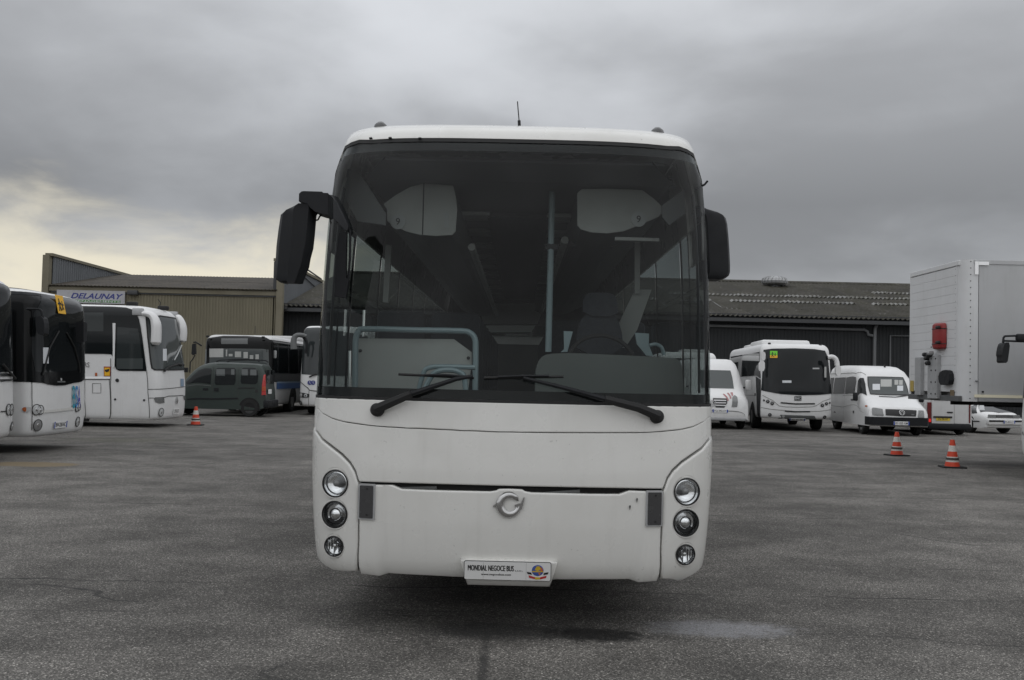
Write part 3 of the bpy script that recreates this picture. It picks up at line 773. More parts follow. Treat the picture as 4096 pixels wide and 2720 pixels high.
for k in range(nc): o = link('ridge_cap', rc, shed.root); o.location = (k * 1.11, YRS - YS - .1, ZRS + .2)
P = [shed.hit(q, 'y', .42) for q in pts(Z2, 95, 527, 700, 543, 1180, 556)] + [shed.hit(q, 'y', .42) for q in pts(Z2, 1203, 570, 1207, 590, 1240, 598)]
MB().tube(P, .085, 8).build('drain_pipe', PIPE, shed.root)
P = [shed.hit(q, 'y', .40) for q in pts(Z2, 1268, 515, 1255, 548, 1252, 640, 1250, 800)]; P.append(P[-1] - Vector((0, 0, 3)))
MB().tube(P, .10, 8).build('downpipe', PIPE, shed.root)
P = [shed.hit(q, 'y', .44) for q in pts(Z2, 1360, 900, 1362, 598, 1640, 600)]
MB().tube(P, .05, 6).build('door_rail', PIPE, shed.root)
q = shed.hit(Z2(553, 285), 'y', (YRS - YS) * .86); vent = Thing('roof_ventilator', 'round metal turbine ventilator on the mossy shed roof ridge', 'ventilator', shed.M @ Vector((q.x, q.y, q.z + .15))); vent.root.scale = (.86, .86, .8)
MB().lathe([(.55, -.9), (.55, .25), (.62, .3)], None, 20).build('collar', PIPE, vent.root)
MB().box((0, -.35, -.42), (2.2, 1.2, .12)).build('flashing', ROOFP, vent.root, False)
MB().lathe([(.7, .32), (.98, .48), (1.05, .68), (.95, .92), (.6, 1.08), (.0005, 1.14)], None, 24).build('turbine_head', STEEL, vent.root)
for k in range(20):
    a = 2 * math.pi * k / 20; MB().tube([(r * math.cos(a + da), r * math.sin(a + da), z) for r, z, da in ((.72, .33, 0), (1.02, .5, .06), (1.09, .68, .12), (.98, .93, .2), (.62, 1.1, .28))], .035, 4).build('vane', STEEL, vent.root)
# ------------------------------------------------------------------ the white coach in the foreground
co = Thing('coach', 'large white coach facing the camera in the middle of the yard, tall windscreen', 'coach', (.012, 6.28, 0), R(-.5))
cr = co.root
def sq(z): return z if z < 1.43 else 1.43 + (z - 1.43) * .970
TAB = [(sq(z), y, h) for z, y, h in ((.30, .16, 1.14), (.335, .08, 1.19), (.38, .038, 1.218), (.47, .015, 1.236), (.7, 0, 1.256), (.95, 0, 1.270), (1.2, .015, 1.277), (1.43, .04, 1.276), (1.7, .065, 1.275),
       (2.0, .10, 1.273), (2.3, .145, 1.269), (2.6, .205, 1.262), (2.8, .26, 1.253), (2.95, .31, 1.243), (3.05, .355, 1.228), (3.12, .40, 1.21), (3.19, .435, 1.202), (3.25, .485, 1.188), (3.29, .555, 1.165), (3.315, .68, 1.12), (3.33, .9, 1.0), (3.342, 1.3, .8))]
cs = bus_shell(co, 2.55, 12.0, TAB, .55, 3.2, .3, 60, .045)
def sym(o): return o + [(-a, z) for a, z in reversed(o)]
def AB(z, *a): return [cs.ab(p) for p in pts(z, *a)]
ZW = cs.ab(Z3(1180, 88))[1]; ASIL = 1.60
# windscreen: glass with a printed black border
top = AB(Z4, 1250, 143, 1000, 136, 780, 134, 620, 134, 530, 137, 470, 145, 430, 158, 400, 176, 378, 199, 362, 226)
zt = top[0][1]
top = [(0, zt)] + [(a, zt + (z - zt) * 1.0 if i > 4 else zt) for i, (a, z) in enumerate(top) if a < -.05]
zc = top[-1][1]; ac = top[-1][0]
outer = top + [(ac - .06, zc - .09), (ac - .13, zc - .22), (ac - .18, zc - .40), (-ASIL, zc - .62), (-ASIL, ZW)]
outer = sym(outer); inner = inset(outer, .062)
zi = cs.ab(Z4(1000, 1378))[1]
inner = [(a, min(max(z, zi), zt - .075)) for a, z in inner]
inner = [(max(min(a, ASIL - .10), -ASIL + .10), z) for a, z in inner]
ws = cs.panel('windscreen', outer, GLASS, cr, .0, 0, .07, px=False)
cs.panel('windscreen_border', outer, GLOSSBLK, ws, -.004, 0, .05, px=False, holes=[inner])
cs.strip('windscreen_seal', outer, .028, RUBBER, ws, .004, px=False, closed=True)
# upper cap and roof
a0, z0 = outer[len(top) - 1]
capo = [(a, z + .012) for a, z in top] + [(a0 - .07, zc - .08), (a0 - .14, zc - .21), (a0 - .20, zc - .40), (-ASIL - .02, zc - .62), (-ASIL - .55, zc - .62), (-ASIL - .55, sq(3.275))]
capo = capo + [(0, sq(3.275))] if False else capo
capo = [capo[0]] + capo[1:]; poly = [(0, sq(3.275))] + [] ; half = capo
full = half + [(-ASIL - .55, sq(3.275))] + [(ASIL + .55, sq(3.275))] + [(-a, z) for a, z in reversed(half)]
# roof grows out of the cap: rows above
jr = next(j for j, z in enumerate(cs.B) if z >= sq(3.275)); cs_B = cs.B[jr]
full = [(a, (cs_B if abs(z - sq(3.275)) < 1e-6 else z)) for a, z in full]
full = full[:-1] if full[0] == full[-1] else full
cs.panel('front_cap', full, WHITE, cr, .006, .02, .06, px=False)
cs.body('roof', WHITE, cr, True, (jr - 1, len(cs.G)))
# dark structure behind the panel gaps
vs = []; fs = []; js = [j for j, z in enumerate(cs.B) if .40 < z < ZW + .03]; ni = len(cs.G[0])
for j in js:
    for i in range(ni): vs.append(cs.G[j][i] - cs.nrm(cs.A[i], cs.B[j] + 1e-4) * .045)
for j in range(len(js) - 1):
    for i in range(ni - 1): fs.append([j * ni + i, j * ni + i + 1, (j + 1) * ni + i + 1, (j + 1) * ni + i])
mesh('front_frame', vs, fs, DARKGAP, cr)
MB().box((0, 6.3, .62), (2.2, 10.9, .5)).build('underbody', UNDER, cr, False)
MB().box((0, .95, .40), (1.2, .5, .14)).build('tow_bar', UNDER, cr, False)
# panel under the windscreen (crease below it)
crz = AB(Z3, 1180, 260, 1000, 255, 700, 242, 450, 230, 300, 215, 200, 200, 130, 180, 75, 150, 50, 125); crz = [(0, crz[0][1])] + crz[1:]
up = sym([(0, ZW - .004), (-ASIL, ZW - .004), (-ASIL, ZW - .03)] + [(a, z) for a, z in reversed(crz[1:])])
def dd(P):
    Q = []
    for p in P:
        if not Q or math.dist(p, Q[-1]) > 1e-4: Q.append(p)
    if math.dist(Q[0], Q[-1]) < 1e-4: Q.pop()
    return Q
mk = lambda half: dd(half + [(-a, z) for a, z in reversed(half)])
cs.panel('wiper_panel', mk([(0, ZW - .004), (-ASIL, ZW - .004), (-ASIL, ZW - .03)] + [(a, z + .002) for a, z in reversed(crz[1:])] + [(0, crz[0][1] + .002)]), WHITE, cr, .008, .03, .06, .006, px=False)
cv = AB(Z3, 48, 262, 75, 300, 130, 342, 190, 388, 238, 438, 266, 485, 281, 535, 288, 553); hb = AB(Z3, 288, 553, 500, 558, 700, 563, 1000, 573, 1180, 580)
zh = hb[-1][1]; hb = [(a, zh + (z - zh) * .2) for a, z in hb]
cv[-1] = (cv[-1][0], hb[0][1])
half = [(0, crz[0][1] - .002)] + [(a, z - .002) for a, z in crz[1:]] + [(-ASIL, ZW - .032), (-ASIL, cv[0][1] + .075), (-1.45, cv[0][1] + .05)] + [(a, z + .004) for a, z in cv] + [(a, z + .006) for a, z in hb[1:-1]] + [(0, zh + .006)]
cs.panel('front_flap', mk(half), WHITE, cr, .004, .035, .06, .008, px=False)
# lamp corners
rt = AB(Z3, 283, 560, 280, 700, 278, 900, 281, 1072); bt = AB(Z3, 281, 1078, 215, 1073, 150, 1066, 95, 1052); zb = .345
corner = [(-ASIL - .02, cv[0][1] + .06), (-1.46, cv[0][1] + .032)] + [(a - .008, z - .010) for a, z in cv] + [(a, z) for a, z in rt[1:]] + [bt[1], bt[2], (-1.30, .385), (-1.42, .40), (-ASIL - .02, .41)]
bump = lambda a, z: .012
for s_ in (1, -1):
    P = dd([(a * s_, z) for a, z in corner])
    HL = [(cs.ab(q)[0] * s_, cs.ab(q)[1], r * .98 * .72) for q, r in ((Z3(155, 558), .124), (Z3(152, 738), .123), (Z3(148, 922), .094))]
    cp = cs.panel('lamp_corner', P, WHITE, cr, .010, .05, .05, .014, px=False, holes=[[(a + r * math.cos(2 * math.pi * k / 28), z + r * math.sin(2 * math.pi * k / 28)) for k in range(28)] for a, z, r in HL])
    for i, (q, r, kind) in enumerate(((Z3(155, 558), .124, 0), (Z3(152, 738), .123, 1), (Z3(148, 922), .094, 2))):
        a, z = cs.ab(q); a *= s_; M = cs.frame((a, z), .012); r *= .98
        # lamps point straight ahead rather than along the curved corner
        n0 = (M.to_3x3() @ Vector((0, 0, 1))); n1 = (n0 * .45 + Vector((0, -1, 0)) * .55).normalized(); upv = Vector((0, 0, 1)); upv = (upv - n1 * upv.dot(n1)).normalized(); rr = upv.cross(n1); p = M.to_translation()
        M = Matrix(((rr.x, upv.x, n1.x, p.x), (rr.y, upv.y, n1.y, p.y), (rr.z, upv.z, n1.z, p.z), (0, 0, 0, 1)))
        hl = MB().lathe([(r * .70, -.03), (r * .70, .006), (r * .655, .012), (r * .63, .006), (r * .63, -.008)], M, 32, cap=False).build('headlamp', RUBBER, cp)
        MB().lathe([(r * .78, -.004), (r * .76, .004), (r * .70, .003)], M, 32, cap=False).build('lamp_recess', WHITE, hl)
        if kind == 0:
            MB().lathe([(r * .64, .002), (r * .60, -.012), (r * .54, -.010), (r * .50, -.022), (r * .38, -.030), (r * .22, -.036), (.0005, -.038)], M, 36, cap=False).build('reflector', BOWL, hl)
            MB().lathe([(r * .19, -.036), (r * .17, -.012), (r * .1, -.004), (.0005, -.002)], M, 20).build('bulb', RIM, hl)
        elif kind == 1:
            MB().lathe([(r * .64, .002), (r * .56, -.012), (r * .50, -.030), (r * .3, -.036), (.0005, -.037)], M, 36, cap=False).build('reflector', REFLECT, hl)
            MB().lathe([(r * .585, -.004), (r * .56, .002), (r * .52, -.010)], M, 36, cap=False).build('trim_ring', CHROME, hl)
            MB().lathe([(r * .31, -.034), (r * .32, -.006), (r * .29, -.001)], M, 24, cap=False).build('projector_ring', CHROME, hl)
            MB().lathe([(r * .28, -.006), (r * .2, .003), (r * .1, .007), (.0005, .008)], M, 24).build('projector_lens', BOWL, hl)
            MB().prism([(r * .50 * math.cos(R(a)), r * .50 * math.sin(R(a))) for a in range(210, 331, 10)] + [(r * .33 * math.cos(R(a)), r * .33 * math.sin(R(a))) for a in range(330, 209, -10)], -.030, -.018, 'xy', M).build('lamp_mask', INK, hl)
        else:
            MB().lathe([(r * .64, .002), (r * .55, -.016), (r * .25, -.032), (.0005, -.034)], M, 36, cap=False).build('reflector', BOWL, hl)
            m = MB()
            for k in range(6): m.box(((k - 2.5) * r * .17, (.12 if k % 2 else -.1) * r, -.020), (r * .05, r * (.5 + .2 * (k % 3)), .010), M)
            m.build('lamp_facets', LENSD, hl)
            MB().lathe([(r * .14, -.03), (r * .12, -.008), (.0005, -.004)], M, 14).build('bulb', CHROME, hl)
        MB().lathe([(r * .635, .004), (r * .45, .014), (.0005, .02)], M, 32, cap=False).build('lamp_glass', MATS.get('lamp_glass') or glass('lamp_glass', (.95, .96, .96), dust=.02, refl=.4), hl)
# bumper
bl = AB(Z3, 286, 1076, 400, 1080, 700, 1083, 820, 1086)
tl = AB(Z3, 292, 566, 480, 569, 505, 580, 535, 592, 700, 599, 1050, 607, 1085, 602, 1103, 592, 1165, 591)
tl = [(a, z) for a, z in tl]; ztop = tl[-1][1]
half = [(0, ztop)] + [(a, z) for a, z in reversed(tl[:-1])] + [(rt[1][0] + .012, rt[1][1]), (rt[2][0] + .012, rt[2][1]), (rt[3][0] + .012, .352), (bl[1][0], .346), (bl[2][0], .342), (bl[3][0], .338), (0, .334)]
def rec(a, z):
    t = min(max((abs(a) - .80) / .035, 0), 1); t = 1 - t * t * (3 - 2 * t); v = min(max((.80 - z) / .42, 0), 1); return -(.006 + .018 * v * v) * t
cs.panel('bumper', mk(half), WHITE, cr, .010, .05, .05, .012, px=False, depth=rec)
mesh('radiator_gap', [cs.pos(a, z) + Vector((0, .05, 0)) for z in (zh - .08, zh + .02) for a in (-1.0, -.5, 0, .5, 1.0)], [[i, i + 1, i + 6, i + 5] for i in range(4)], DARKGAP, cr)
for x0, x1 in ((-.95, -.45), (.10, .42)):
    MB().tube([cs.pos(x0, zh - .05) + Vector((0, .03, 0)), cs.pos(x1, zh - .02) + Vector((0, .04, 0))], .012, 6).build('cable', INMID, cr)
# marker lamps beside the bumper
for s_ in (-1, 1):
    a, z = cs.ab(Z3(336, 664)); M = cs.frame((a * s_, z), .016); hw_, hh = .043, .098
    o = MB().prism(rrect(2 * hw_ + .018, 2 * hh + .018, .006), -.02, .004, 'xy', M).build('marker_lamp', STEEL, cr)
    MB().prism(rrect(2 * hw_, 2 * hh, .006), .0, .009, 'xy', M).build('lens', LENSD, o)
    for q in (-1, 1): MB().lathe([(.006, .009), (.006, .011), (.0005, .0115)], M @ Matrix.Translation((.005, q * hh * .8, 0)), 8).build('screw', DARKGAP, o)
# plate housing and plate
P = AB(Z3, 866, 996, 1150, 1000); zp = P[0][1]; ap = P[0][0] + .015
cs.panel('plate_housing', dd([(ap, zp), (-ap, zp), (-ap - .03, .338), (ap + .03, .338)]), WHITE, cr, .034, .05, .06, .010, px=False)
a0, z0 = cs.ab(Z3(907, 1012)); a1, z1 = cs.ab(Z3(1398, 1127)); aw = .69; pc = cs.ab(Z3(1152, 1068))
M = cs.frame((pc[0], pc[1] + .016), .038) @ Matrix.Scale(.765, 4) 
pl = MB().prism(rrect(.672, .149, .012), 0, .005, 'xy', M).build('dealer_plate', PLATE, cr, False)
MB().prism(rrect(.680, .157, .014), -.004, .003, 'xy', M).build('plate_edge', INK, pl, False)
def on(x, y, d=.0065): return M @ Matrix.Translation((x, y, d))
for dx in (-.0016, 0, .0016): text('plate_lettering', 'MONDIAL NEGOCE BUS', .046, INK, pl, on(-.131 + dx, .022, .0065 + dx * .05), .357)
text('plate_lettering', 'S.A.R.L', .013, INK, pl, on(.089, .004), .062, .0)
for dx in (-.0008, .0008): text('plate_lettering', 'www.negocebus.com', .022, INK, pl, on(-.09 + dx, -.032, .0065 + dx * .05), .232)
for x in (-.19, .145): MB().box((x, 0, .0058), (.0012, .145, .0008), M).build('plate_joint', SEAML, pl, False)
GC = (.235, .005); gm = {k: mat('globe_' + k, c, .5) for k, c in (('blue', (.05, .10, .36)), ('yellow', (.62, .42, .03)), ('orange', (.62, .16, .03)), ('red', (.48, .03, .03)))}
r = .046
MB().lathe([(r, 0), (r * .7, .002), (.0005, .003)], on(GC[0], GC[1] + .006), 24).build('globe', gm['blue'], pl)
for nm, P in (('yellow', [(-.5, .2), (-.2, .75), (.25, .85), (.6, .45), (.3, .1), (-.1, -.05)]), ('orange', [(.35, .75), (.8, .4), (.9, -.2), (.45, .0), (.5, .35)]), ('orange', [(.1, -.35), (.5, -.4), (.3, -.85)]), ('yellow', [(-.9, -.05), (.95, -.05), (.98, -.25), (-.95, -.28)])):
    MB().prism([(x * r, y * r) for x, y in P], .0030, .0036, 'xy', on(GC[0], GC[1] + .006)).build('globe_continent', gm[nm], pl, False)
for s_ in (-1, 1):
    MB().prism([(s_ * x, y) for x, y in ((.012, -.052), (.07, -.035), (.066, -.055), (.012, -.068))], .0, .001, 'xy', on(GC[0], GC[1], .0068)).build('ribbon', gm['red'], pl, False)
    MB().prism([(s_ * x, y) for x, y in ((.05, -.012), (.085, -.006), (.078, -.024), (.045, -.03))], .0, .001, 'xy', on(GC[0], GC[1], .0068)).build('ribbon', INK, pl, False)
MB().prism([(-.02, -.05), (.02, -.05), (.018, -.068), (-.018, -.068)], .0, .0012, 'xy', on(GC[0], GC[1], .0068)).build('ribbon', gm['yellow'], pl, False)
# dolphin ring emblem
M = cs.frame(cs.ab(Z3(1163, 683)), .004) @ Matrix.Scale(.84, 4)
m = MB(); n = 40; vs = []; fs = []
for k in range(n + 1):
    a = R(172 + 318 * k / n)                # from the beak round the belly to the tail... drawn as a tapering crescent
    t = k / n; a = R(25 + 330 * t); thick = .5 * (.035 + .028 * math.sin(math.pi * t) ** 1.0) * (1.0 if t > .06 else .3 + t * 11)
    rc = .068; c = Vector((math.cos(a) * rc, math.sin(a) * rc, 0)); d = c.normalized()
    for q in range(8):
        b_ = 2 * math.pi * q / 8; vs.append(c + d * math.cos(b_) * thick + Vector((0, 0, math.sin(b_) * thick * .7 + .004)))
for k in range(n):
    for q in range(8): fs.append([k * 8 + q, k * 8 + (q + 1) % 8, (k + 1) * 8 + (q + 1) % 8, (k + 1) * 8 + q])
m.add(vs, fs, M)
m.prism([(-.075, .03), (-.118, -.012), (-.108, -.018), (-.07, -.005), (-.05, .03)], 0, .016, 'xy', M)
m.prism([(.06, .01), (.082, .015), (.1, .055), (.105, .058), (.1, .02), (.088, -.03), (.07, -.03), (.035, .0)], 0, .016, 'xy', M)
m.build('dolphin_emblem', CHROME, cr)
# rust spots and small marks
for q in ((1903, 648), (1862, 690)):
    a, z = cs.ab(Z3(*q)); cs.panel('rust_spot', [(a - .006, z), (a, z + .007), (a + .006, z), (a + .001, z - .022), (a - .001, z - .022)], SEAM, cr, .0145, .001, .5, px=False)
# wipers
def wiper(piv, arm, blade, back):
    def P(q, off): ab = cs.ab(Z9(*q)); return cs.pos(*ab) + cs.nrm(*ab) * off
    o = MB().lathe([(.042, -.01), (.04, .03), (.028, .045), (.0005, .05)], cs.frame(cs.ab(Z9(*piv)), .012), 16).build('wiper', RUBBER, cr)
    A_ = [P(piv, .055)] + [P(q, .07) for q in arm]
    MB().tube(A_[:3], [.030, .024], 8).build('wiper_arm_root', RUBBER, o); MB().tube(A_[2:], [.017, .010], 8).build('wiper_arm', BLACK, o)
    B_ = [P(q, .028) for q in blade]; MB().tube(B_, .009, 6).build('wiper_blade', RUBBER, o)
    MB().tube([P(q, .045) for q in back], .008, 6).build('blade_bridge', BLACK, o)
wiper((375, 650), [(480, 605), (580, 560), (840, 472), (935, 456)], [(500, 441), (720, 452), (940, 463)], [(650, 448), (760, 446), (900, 456)])
wiper((2010, 690), [(1890, 640), (1700, 590), (1450, 520), (1230, 466)], [(1000, 462), (1230, 458), (1465, 455)], [(1080, 458), (1230, 452), (1380, 452)])
# mirrors
def loft(name, rows, m, parent):
    vs = [Vector(p) for r in rows for p in r]; n = len(rows[0]); fs = []
    for j in range(len(rows) - 1):
        for i in range(n): fs.append([j * n + i, j * n + (i + 1) % n, (j + 1) * n + (i + 1) % n, (j + 1) * n + i])
    fs += [list(range(n))[::-1], list(range((len(rows) - 1) * n, len(rows) * n))]
    return mesh(name, vs, fs, m, parent, True, 30)
for s_ in (-1, 1):
    cs.panel('windscreen_pillar', [(s_ * 1.36, 1.5), (s_ * 1.60, 1.5), (s_ * 1.60, 2.85), (s_ * 1.34, 2.85)], INDARK, cr, -.06, 0, .1, px=False)
ym = -.22; rows = []
for py, xl, xr_, x1 in ((228, 380, 420, 555), (262, 318, 372, 568), (300, 205, 358, 568), (350, 150, 350, 563), (560, 118, 338, 545), (740, 96, 325, 525), (870, 88, 312, 490), (985, 80, 300, 470), (1120, 72, 282, 415), (1165, 82, 275, 400), (1200, 130, 270, 388), (1222, 220, 285, 370)):
    a, c, e = (co.hit(Z10(x, py), 'y', ym) for x in (xl, xr_, x1)); k = .4 if py in (228, 1222) else 1
    rows.append([(a.x, ym + .14, a.z), (a.x + .006, ym + .07, a.z), (a.x * .7 + c.x * .3, ym + .028, a.z), (c.x, ym, c.z), (c.x * .15 + e.x * .85, ym + .02, e.z), (e.x, ym + .05, e.z), (e.x - .005, ym + .18 * k + .04, e.z), (a.x + .01, ym + .2 * k, a.z)])
mi = loft('mirror', rows, BLACK, cr)
P = [co.hit(Z10(*q), 'y', ym + .05) for q in ((437, 215), (440, 120), (470, 92), (500, 87), (728, 94), (738, 108), (800, 112), (800, 385), (720, 368), (640, 343), (578, 292), (545, 240))]
MB().prism([(p.x, p.z) for p in P], ym + .02, ym + .20).build('mirror_arm', BLACK, mi, False)
P = [co.hit(Z10(*q), 'y', ym + .1) for q in ((700, 355), (665, 350), (625, 400), (630, 438), (665, 435), (690, 390), (735, 372))]
MB().tube(P, .005, 6, None, 4).build('cable', RUBBER, mi)
P = [co.hit(Z10(*q), 'y', ym + .18) for q in ((795, 390), (815, 420), (822, 480), (832, 470))]; MB().tube(P, .004, 6, None, 4).build('cable', RUBBER, mi)
cs.panel('mirror_bracket', pts(Z10, 790, 120, 880, 138, 940, 230, 1010, 380, 1072, 520, 1070, 600, 1030, 585, 960, 500, 890, 425, 790, 388), BLACK, mi, .03, .05, .05, .006)
P = [co.hit(Z10(*q), 'y', .17) for q in ((925, 605), (1030, 590), (1028, 900), (1024, 1165), (1075, 1000), (1072, 590), (1085, 590), (1080, 1000), (1050, 1230), (1020, 1420), (880, 1400), (885, 1000))]
MB().prism([(p.x, p.z) for p in [co.hit(Z10(*q), 'y', .17) for q in ((930, 600), (1028, 592), (1020, 1000), (1024, 1170), (1058, 1180), (1020, 1420), (880, 1400), (895, 950))]], .15, .20).build('kerb_mirror', BLACK, mi, False)
MB().tube([co.hit(Z10(*q), 'y', .17) for q in ((1070, 560), (1068, 900), (1045, 1200))], .008, 6).build('mirror_stay', BLACK, mi)
yr = .80; rows = []
for py, xl, x1 in ((425, 190, 235), (450, 190, 285), (490, 190, 430), (520, 190, 490), (560, 195, 520), (640, 200, 540), (800, 200, 556), (1000, 205, 570), (1200, 215, 579), (1300, 220, 578), (1350, 222, 560), (1390, 225, 510), (1412, 230, 440)):
    a, e = (co.hit(Z11(x, py), 'y', yr) for x in (xl, x1)); a.x -= .03
    c = a.x * .3 + e.x * .7 - .03
    rows.append([(a.x, yr + .02, a.z), (c - .06, yr, a.z), (c, yr + .012, a.z), (e.x - .02, yr + .035, a.z), (e.x, yr + .08, a.z), (e.x - .01, yr + .2, a.z), (a.x, yr + .2, a.z)])
mr = loft('mirror', rows, BLACK, cr)
MB().tube([(1.2, .7, rows[4][0][2]), (rows[4][1][0], yr + .1, rows[4][0][2])], .03, 8).build('mirror_arm', BLACK, mr)
# roof lamps, aerial, small bracket
for q in ((575, 66), (1950, 103)):
    p = co.hit(Z4(*q), 'y', .75); p.z -= (.035 if q[0] < 1000 else .022); o = MB().lathe([(.05, -.02), (.05, .015), (.042, .04), (.02, .06), (.0005, .064)], Matrix.Translation(p), 16).build('roof_marker_lamp', LENSD, cr)
p0 = co.hit(Z4(1265, 80), 'y', .9); p1 = co.hit(Z4(1263, 40), 'y', .9); p2 = co.hit(Z4(1258, -15), 'y', .9); p3 = co.hit(Z4(1255, -55), 'y', .9)
o = MB().tube([p0 - Vector((0, 0, .05)), p0, p1], .012, 6).build('aerial', RUBBER, cr); MB().tube([p1, p2, p3], .004, 5).build('aerial_rod', RUBBER, o)
p = co.hit(Z11(178, 160), 'y', .7); MB().tube([p + Vector((-.05, 0, -.02)), p + Vector((.01, 0, .015)), p + Vector((.03, 0, .04))], .008, 6).build('gutter_hook', BLACK, cr)
for q in ((530, 134), (625, 133), (772, 135)):
    ab = cs.ab(Z4(*q)); MB().box((0, 0, 0), (.02, .008, .012), cs.frame(ab, .012)).build('trim_clip', BLACK, cr)
# sides: walls, windows, pillars
for s_ in (-1, 1):
    a0 = ASIL + .02; aE = side_a(cs, 11.7, 1); zl, zw0, zw1 = .42, 1.32, 2.66
    ad = a0 + 1.0
    def sp(name, x0, x1, q0, q1, m, off=.004, th=.02): return cs.panel(name, [(s_ * x0, q0), (s_ * x1, q0), (s_ * x1, q1), (s_ * x0, q1)], m, cr, off, th, .4, px=False)
    if s_ < 0:
        d = sp('door', a0, ad, zl, zw1 + .1, SGLASS, 0, 0)
        for z in (zl, 1.35, zw1): cs.strip('door_frame', [(s_ * a0, z), (s_ * ad, z)], .08, INMID, d, .002, px=False)
        for x in (a0 + .03, (a0 + ad) / 2, ad - .03): cs.strip('door_frame', [(s_ * x, zl), (s_ * x, zw1)], .07, INMID, d, .003, px=False)
    else:
        sp('side_wall', a0, ad, zl, 1.22, WHITE); sp('side_window', a0 + .05, ad - .04, 1.22, zw1, SGLASS, 0, 0)
        cs.strip('pillar', [(s_ * (a0 + .03), 1.22), (s_ * (a0 + .03), zw1)], .09, INDARK, cr, .003, px=False)
        cs.strip('pillar', [(s_ * (ad - .35), 1.22), (s_ * (ad - .35), zw1)], .05, INDARK, cr, .003, px=False)
    sp('side_wall', ad, aE, zl, zw0, WHITE); sp('cantrail', a0, aE, zw1, cs_B - .005, WHITE)
    x = ad
    while x < aE - .3:
        x1 = min(x + 1.5, aE); sp('side_window', x + .04, x1 - .04, zw0, zw1, SGLASS, 0, 0)
        cs.strip('pillar', [(s_ * x, zw0), (s_ * x, zw1)], .1, INMID, cr, .002, px=False); x = x1
    sp('rear_corner', aE, aE + 1.5, zl, cs_B - .005, WHITE)
for s_ in (-1, 1):
    for y in (2.7, 8.6): wheel(co, s_ * 1.10, y, .5, .3)
# cabin
MB().box((0, 6.2, .95), (2.40, 11.0, .06)).build('cabin_floor', DARKGAP, cr, False)
MB().prism([(1.0, 3.0), (11.5, 2.98), (11.5, 2.9), (1.0, 2.96)], -1.08, 1.08, 'yz').build('ceiling', INMID, cr, False)
zh_ = co.hit(Z4(1250, 345), 'y', .95).z
mesh('header_panel', [(-.88, .50, 2.985), (.88, .50, 2.985), (1.10, .97, zh_), (-1.10, .97, zh_), (-.88, .55, 3.02), (.88, .55, 3.02), (1.10, 1.0, zh_), (-1.10, 1.0, zh_)], [(0, 1, 2, 3), (7, 6, 5, 4), (3, 2, 6, 7), (0, 4, 5, 1)], INMID2, cr, False)
MB().box((-.55, .66, 1.22), (1.05, .5, .34), None, .05).build('dashboard', INDARK, cr)
MB().box((0, .52, 1.30), (2.2, .36, .20), None, .04).build('dash_shelf', INDARK, cr)
def pz(z, P, y): return [co.hit(q, 'y', y) for q in pts(z, *P)]
def slab(name, z, P, y, d, m, par=cr, rc=0):
    Q = [(p.x, p.z) for p in pz(z, P, y)]; Q = chaikin(Q, rc) if rc else Q; return MB().prism(Q, y, y + d).build(name, m, par, False)
bi = slab('driver_console', Z9, (1300, 470, 1305, 400, 1330, 340, 1370, 318, 1500, 312, 1800, 325, 2060, 338, 2140, 345, 2165, 380, 2175, 530, 2175, 640, 1300, 640), .62, .35, DASH, rc=1)
ce = co.hit(Z9(1690, 380), 'y', 1.0); T = Matrix.Translation(ce) @ Matrix.Rotation(R(-28), 4, 'X')
m = MB(); m.tube([(.235 * math.cos(2 * math.pi * k / 28), 0, .235 * math.sin(2 * math.pi * k / 28)) for k in range(29)], .016, 8, T)
for a in (20, 160, 270): m.tube([(0, 0, 0), (.23 * math.cos(R(a)), 0, .23 * math.sin(R(a)))], .018, 6, T)
m.build('steering_wheel', RUBBER, cr)
ds = slab('driver_seat', Z4, (1548, 1200, 1552, 1080, 1580, 1010, 1640, 990, 1730, 995, 1770, 1060, 1785, 1200), 1.75, .14, SEAT, rc=1)
slab('headrest', Z4, (1583, 1010, 1580, 930, 1598, 900, 1640, 893, 1735, 898, 1752, 940, 1757, 1015), 1.72, .12, SEAT, ds, rc=1)
for P in ((1468, 183, 1522, 186, 1510, 230, 1490, 306, 1450, 308, 1470, 290), (1888, 193, 1972, 198, 1970, 260, 1995, 330, 1955, 328, 1900, 260)): slab('seat_bracket', Z9, P, 1.3, .03, RAIL)
MB().tube(pz(Z9, (1975, 268, 2010, 262, 2045, 280, 2060, 325), 1.3), .014, 8, None, 4).build('grab_loop', RAIL, cr)
po = MB().tube(pz(Z4, (1428, 372, 1420, 700, 1408, 1190), 1.4), .024, 10).build('grab_pole', RAIL, cr)
p = pz(Z4, (1425, 668), 1.4)[0]; MB().box(p, (.10, .05, .045), None, .01).build('clamp', INDARK, po)
MB().tube(pz(Z9, (236, 560, 238, 300, 242, 225, 258, 188, 295, 171, 600, 178, 860, 183, 915, 195, 943, 228, 948, 300, 945, 560), 1.15), .022, 10, None, 3).build('handrail', RAIL, cr)
mp_ = slab('modesty_panel', Z9, (245, 226, 820, 231, 925, 308, 925, 375, 900, 560, 240, 560), 1.19, .02, INPALE)
for q in ((268, 299), (905, 342)): p = pz(Z9, q, 1.185)[0]; MB().lathe([(.012, 0), (.008, .006), (.0005, .008)], Matrix.Translation(p) @ Matrix.Rotation(R(90), 4, 'X'), 10).build('bolt', INDARK, mp_)
MB().tube(pz(Z9, (605, 560, 640, 430, 668, 402, 715, 393, 830, 394, 945, 398), .95), .017, 8, None, 3).build('handrail', RAIL, cr)
MB().tube(pz(Z9, (630, 560, 690, 445, 740, 417, 800, 413, 850, 425, 880, 455, 892, 560), .90), .019, 8, None, 3).build('handrail', RAIL, cr)
MB().tube(pz(Z9, (203, 560, 206, 300), 1.0), .012, 8).build('door_rail', CHROME, cr)
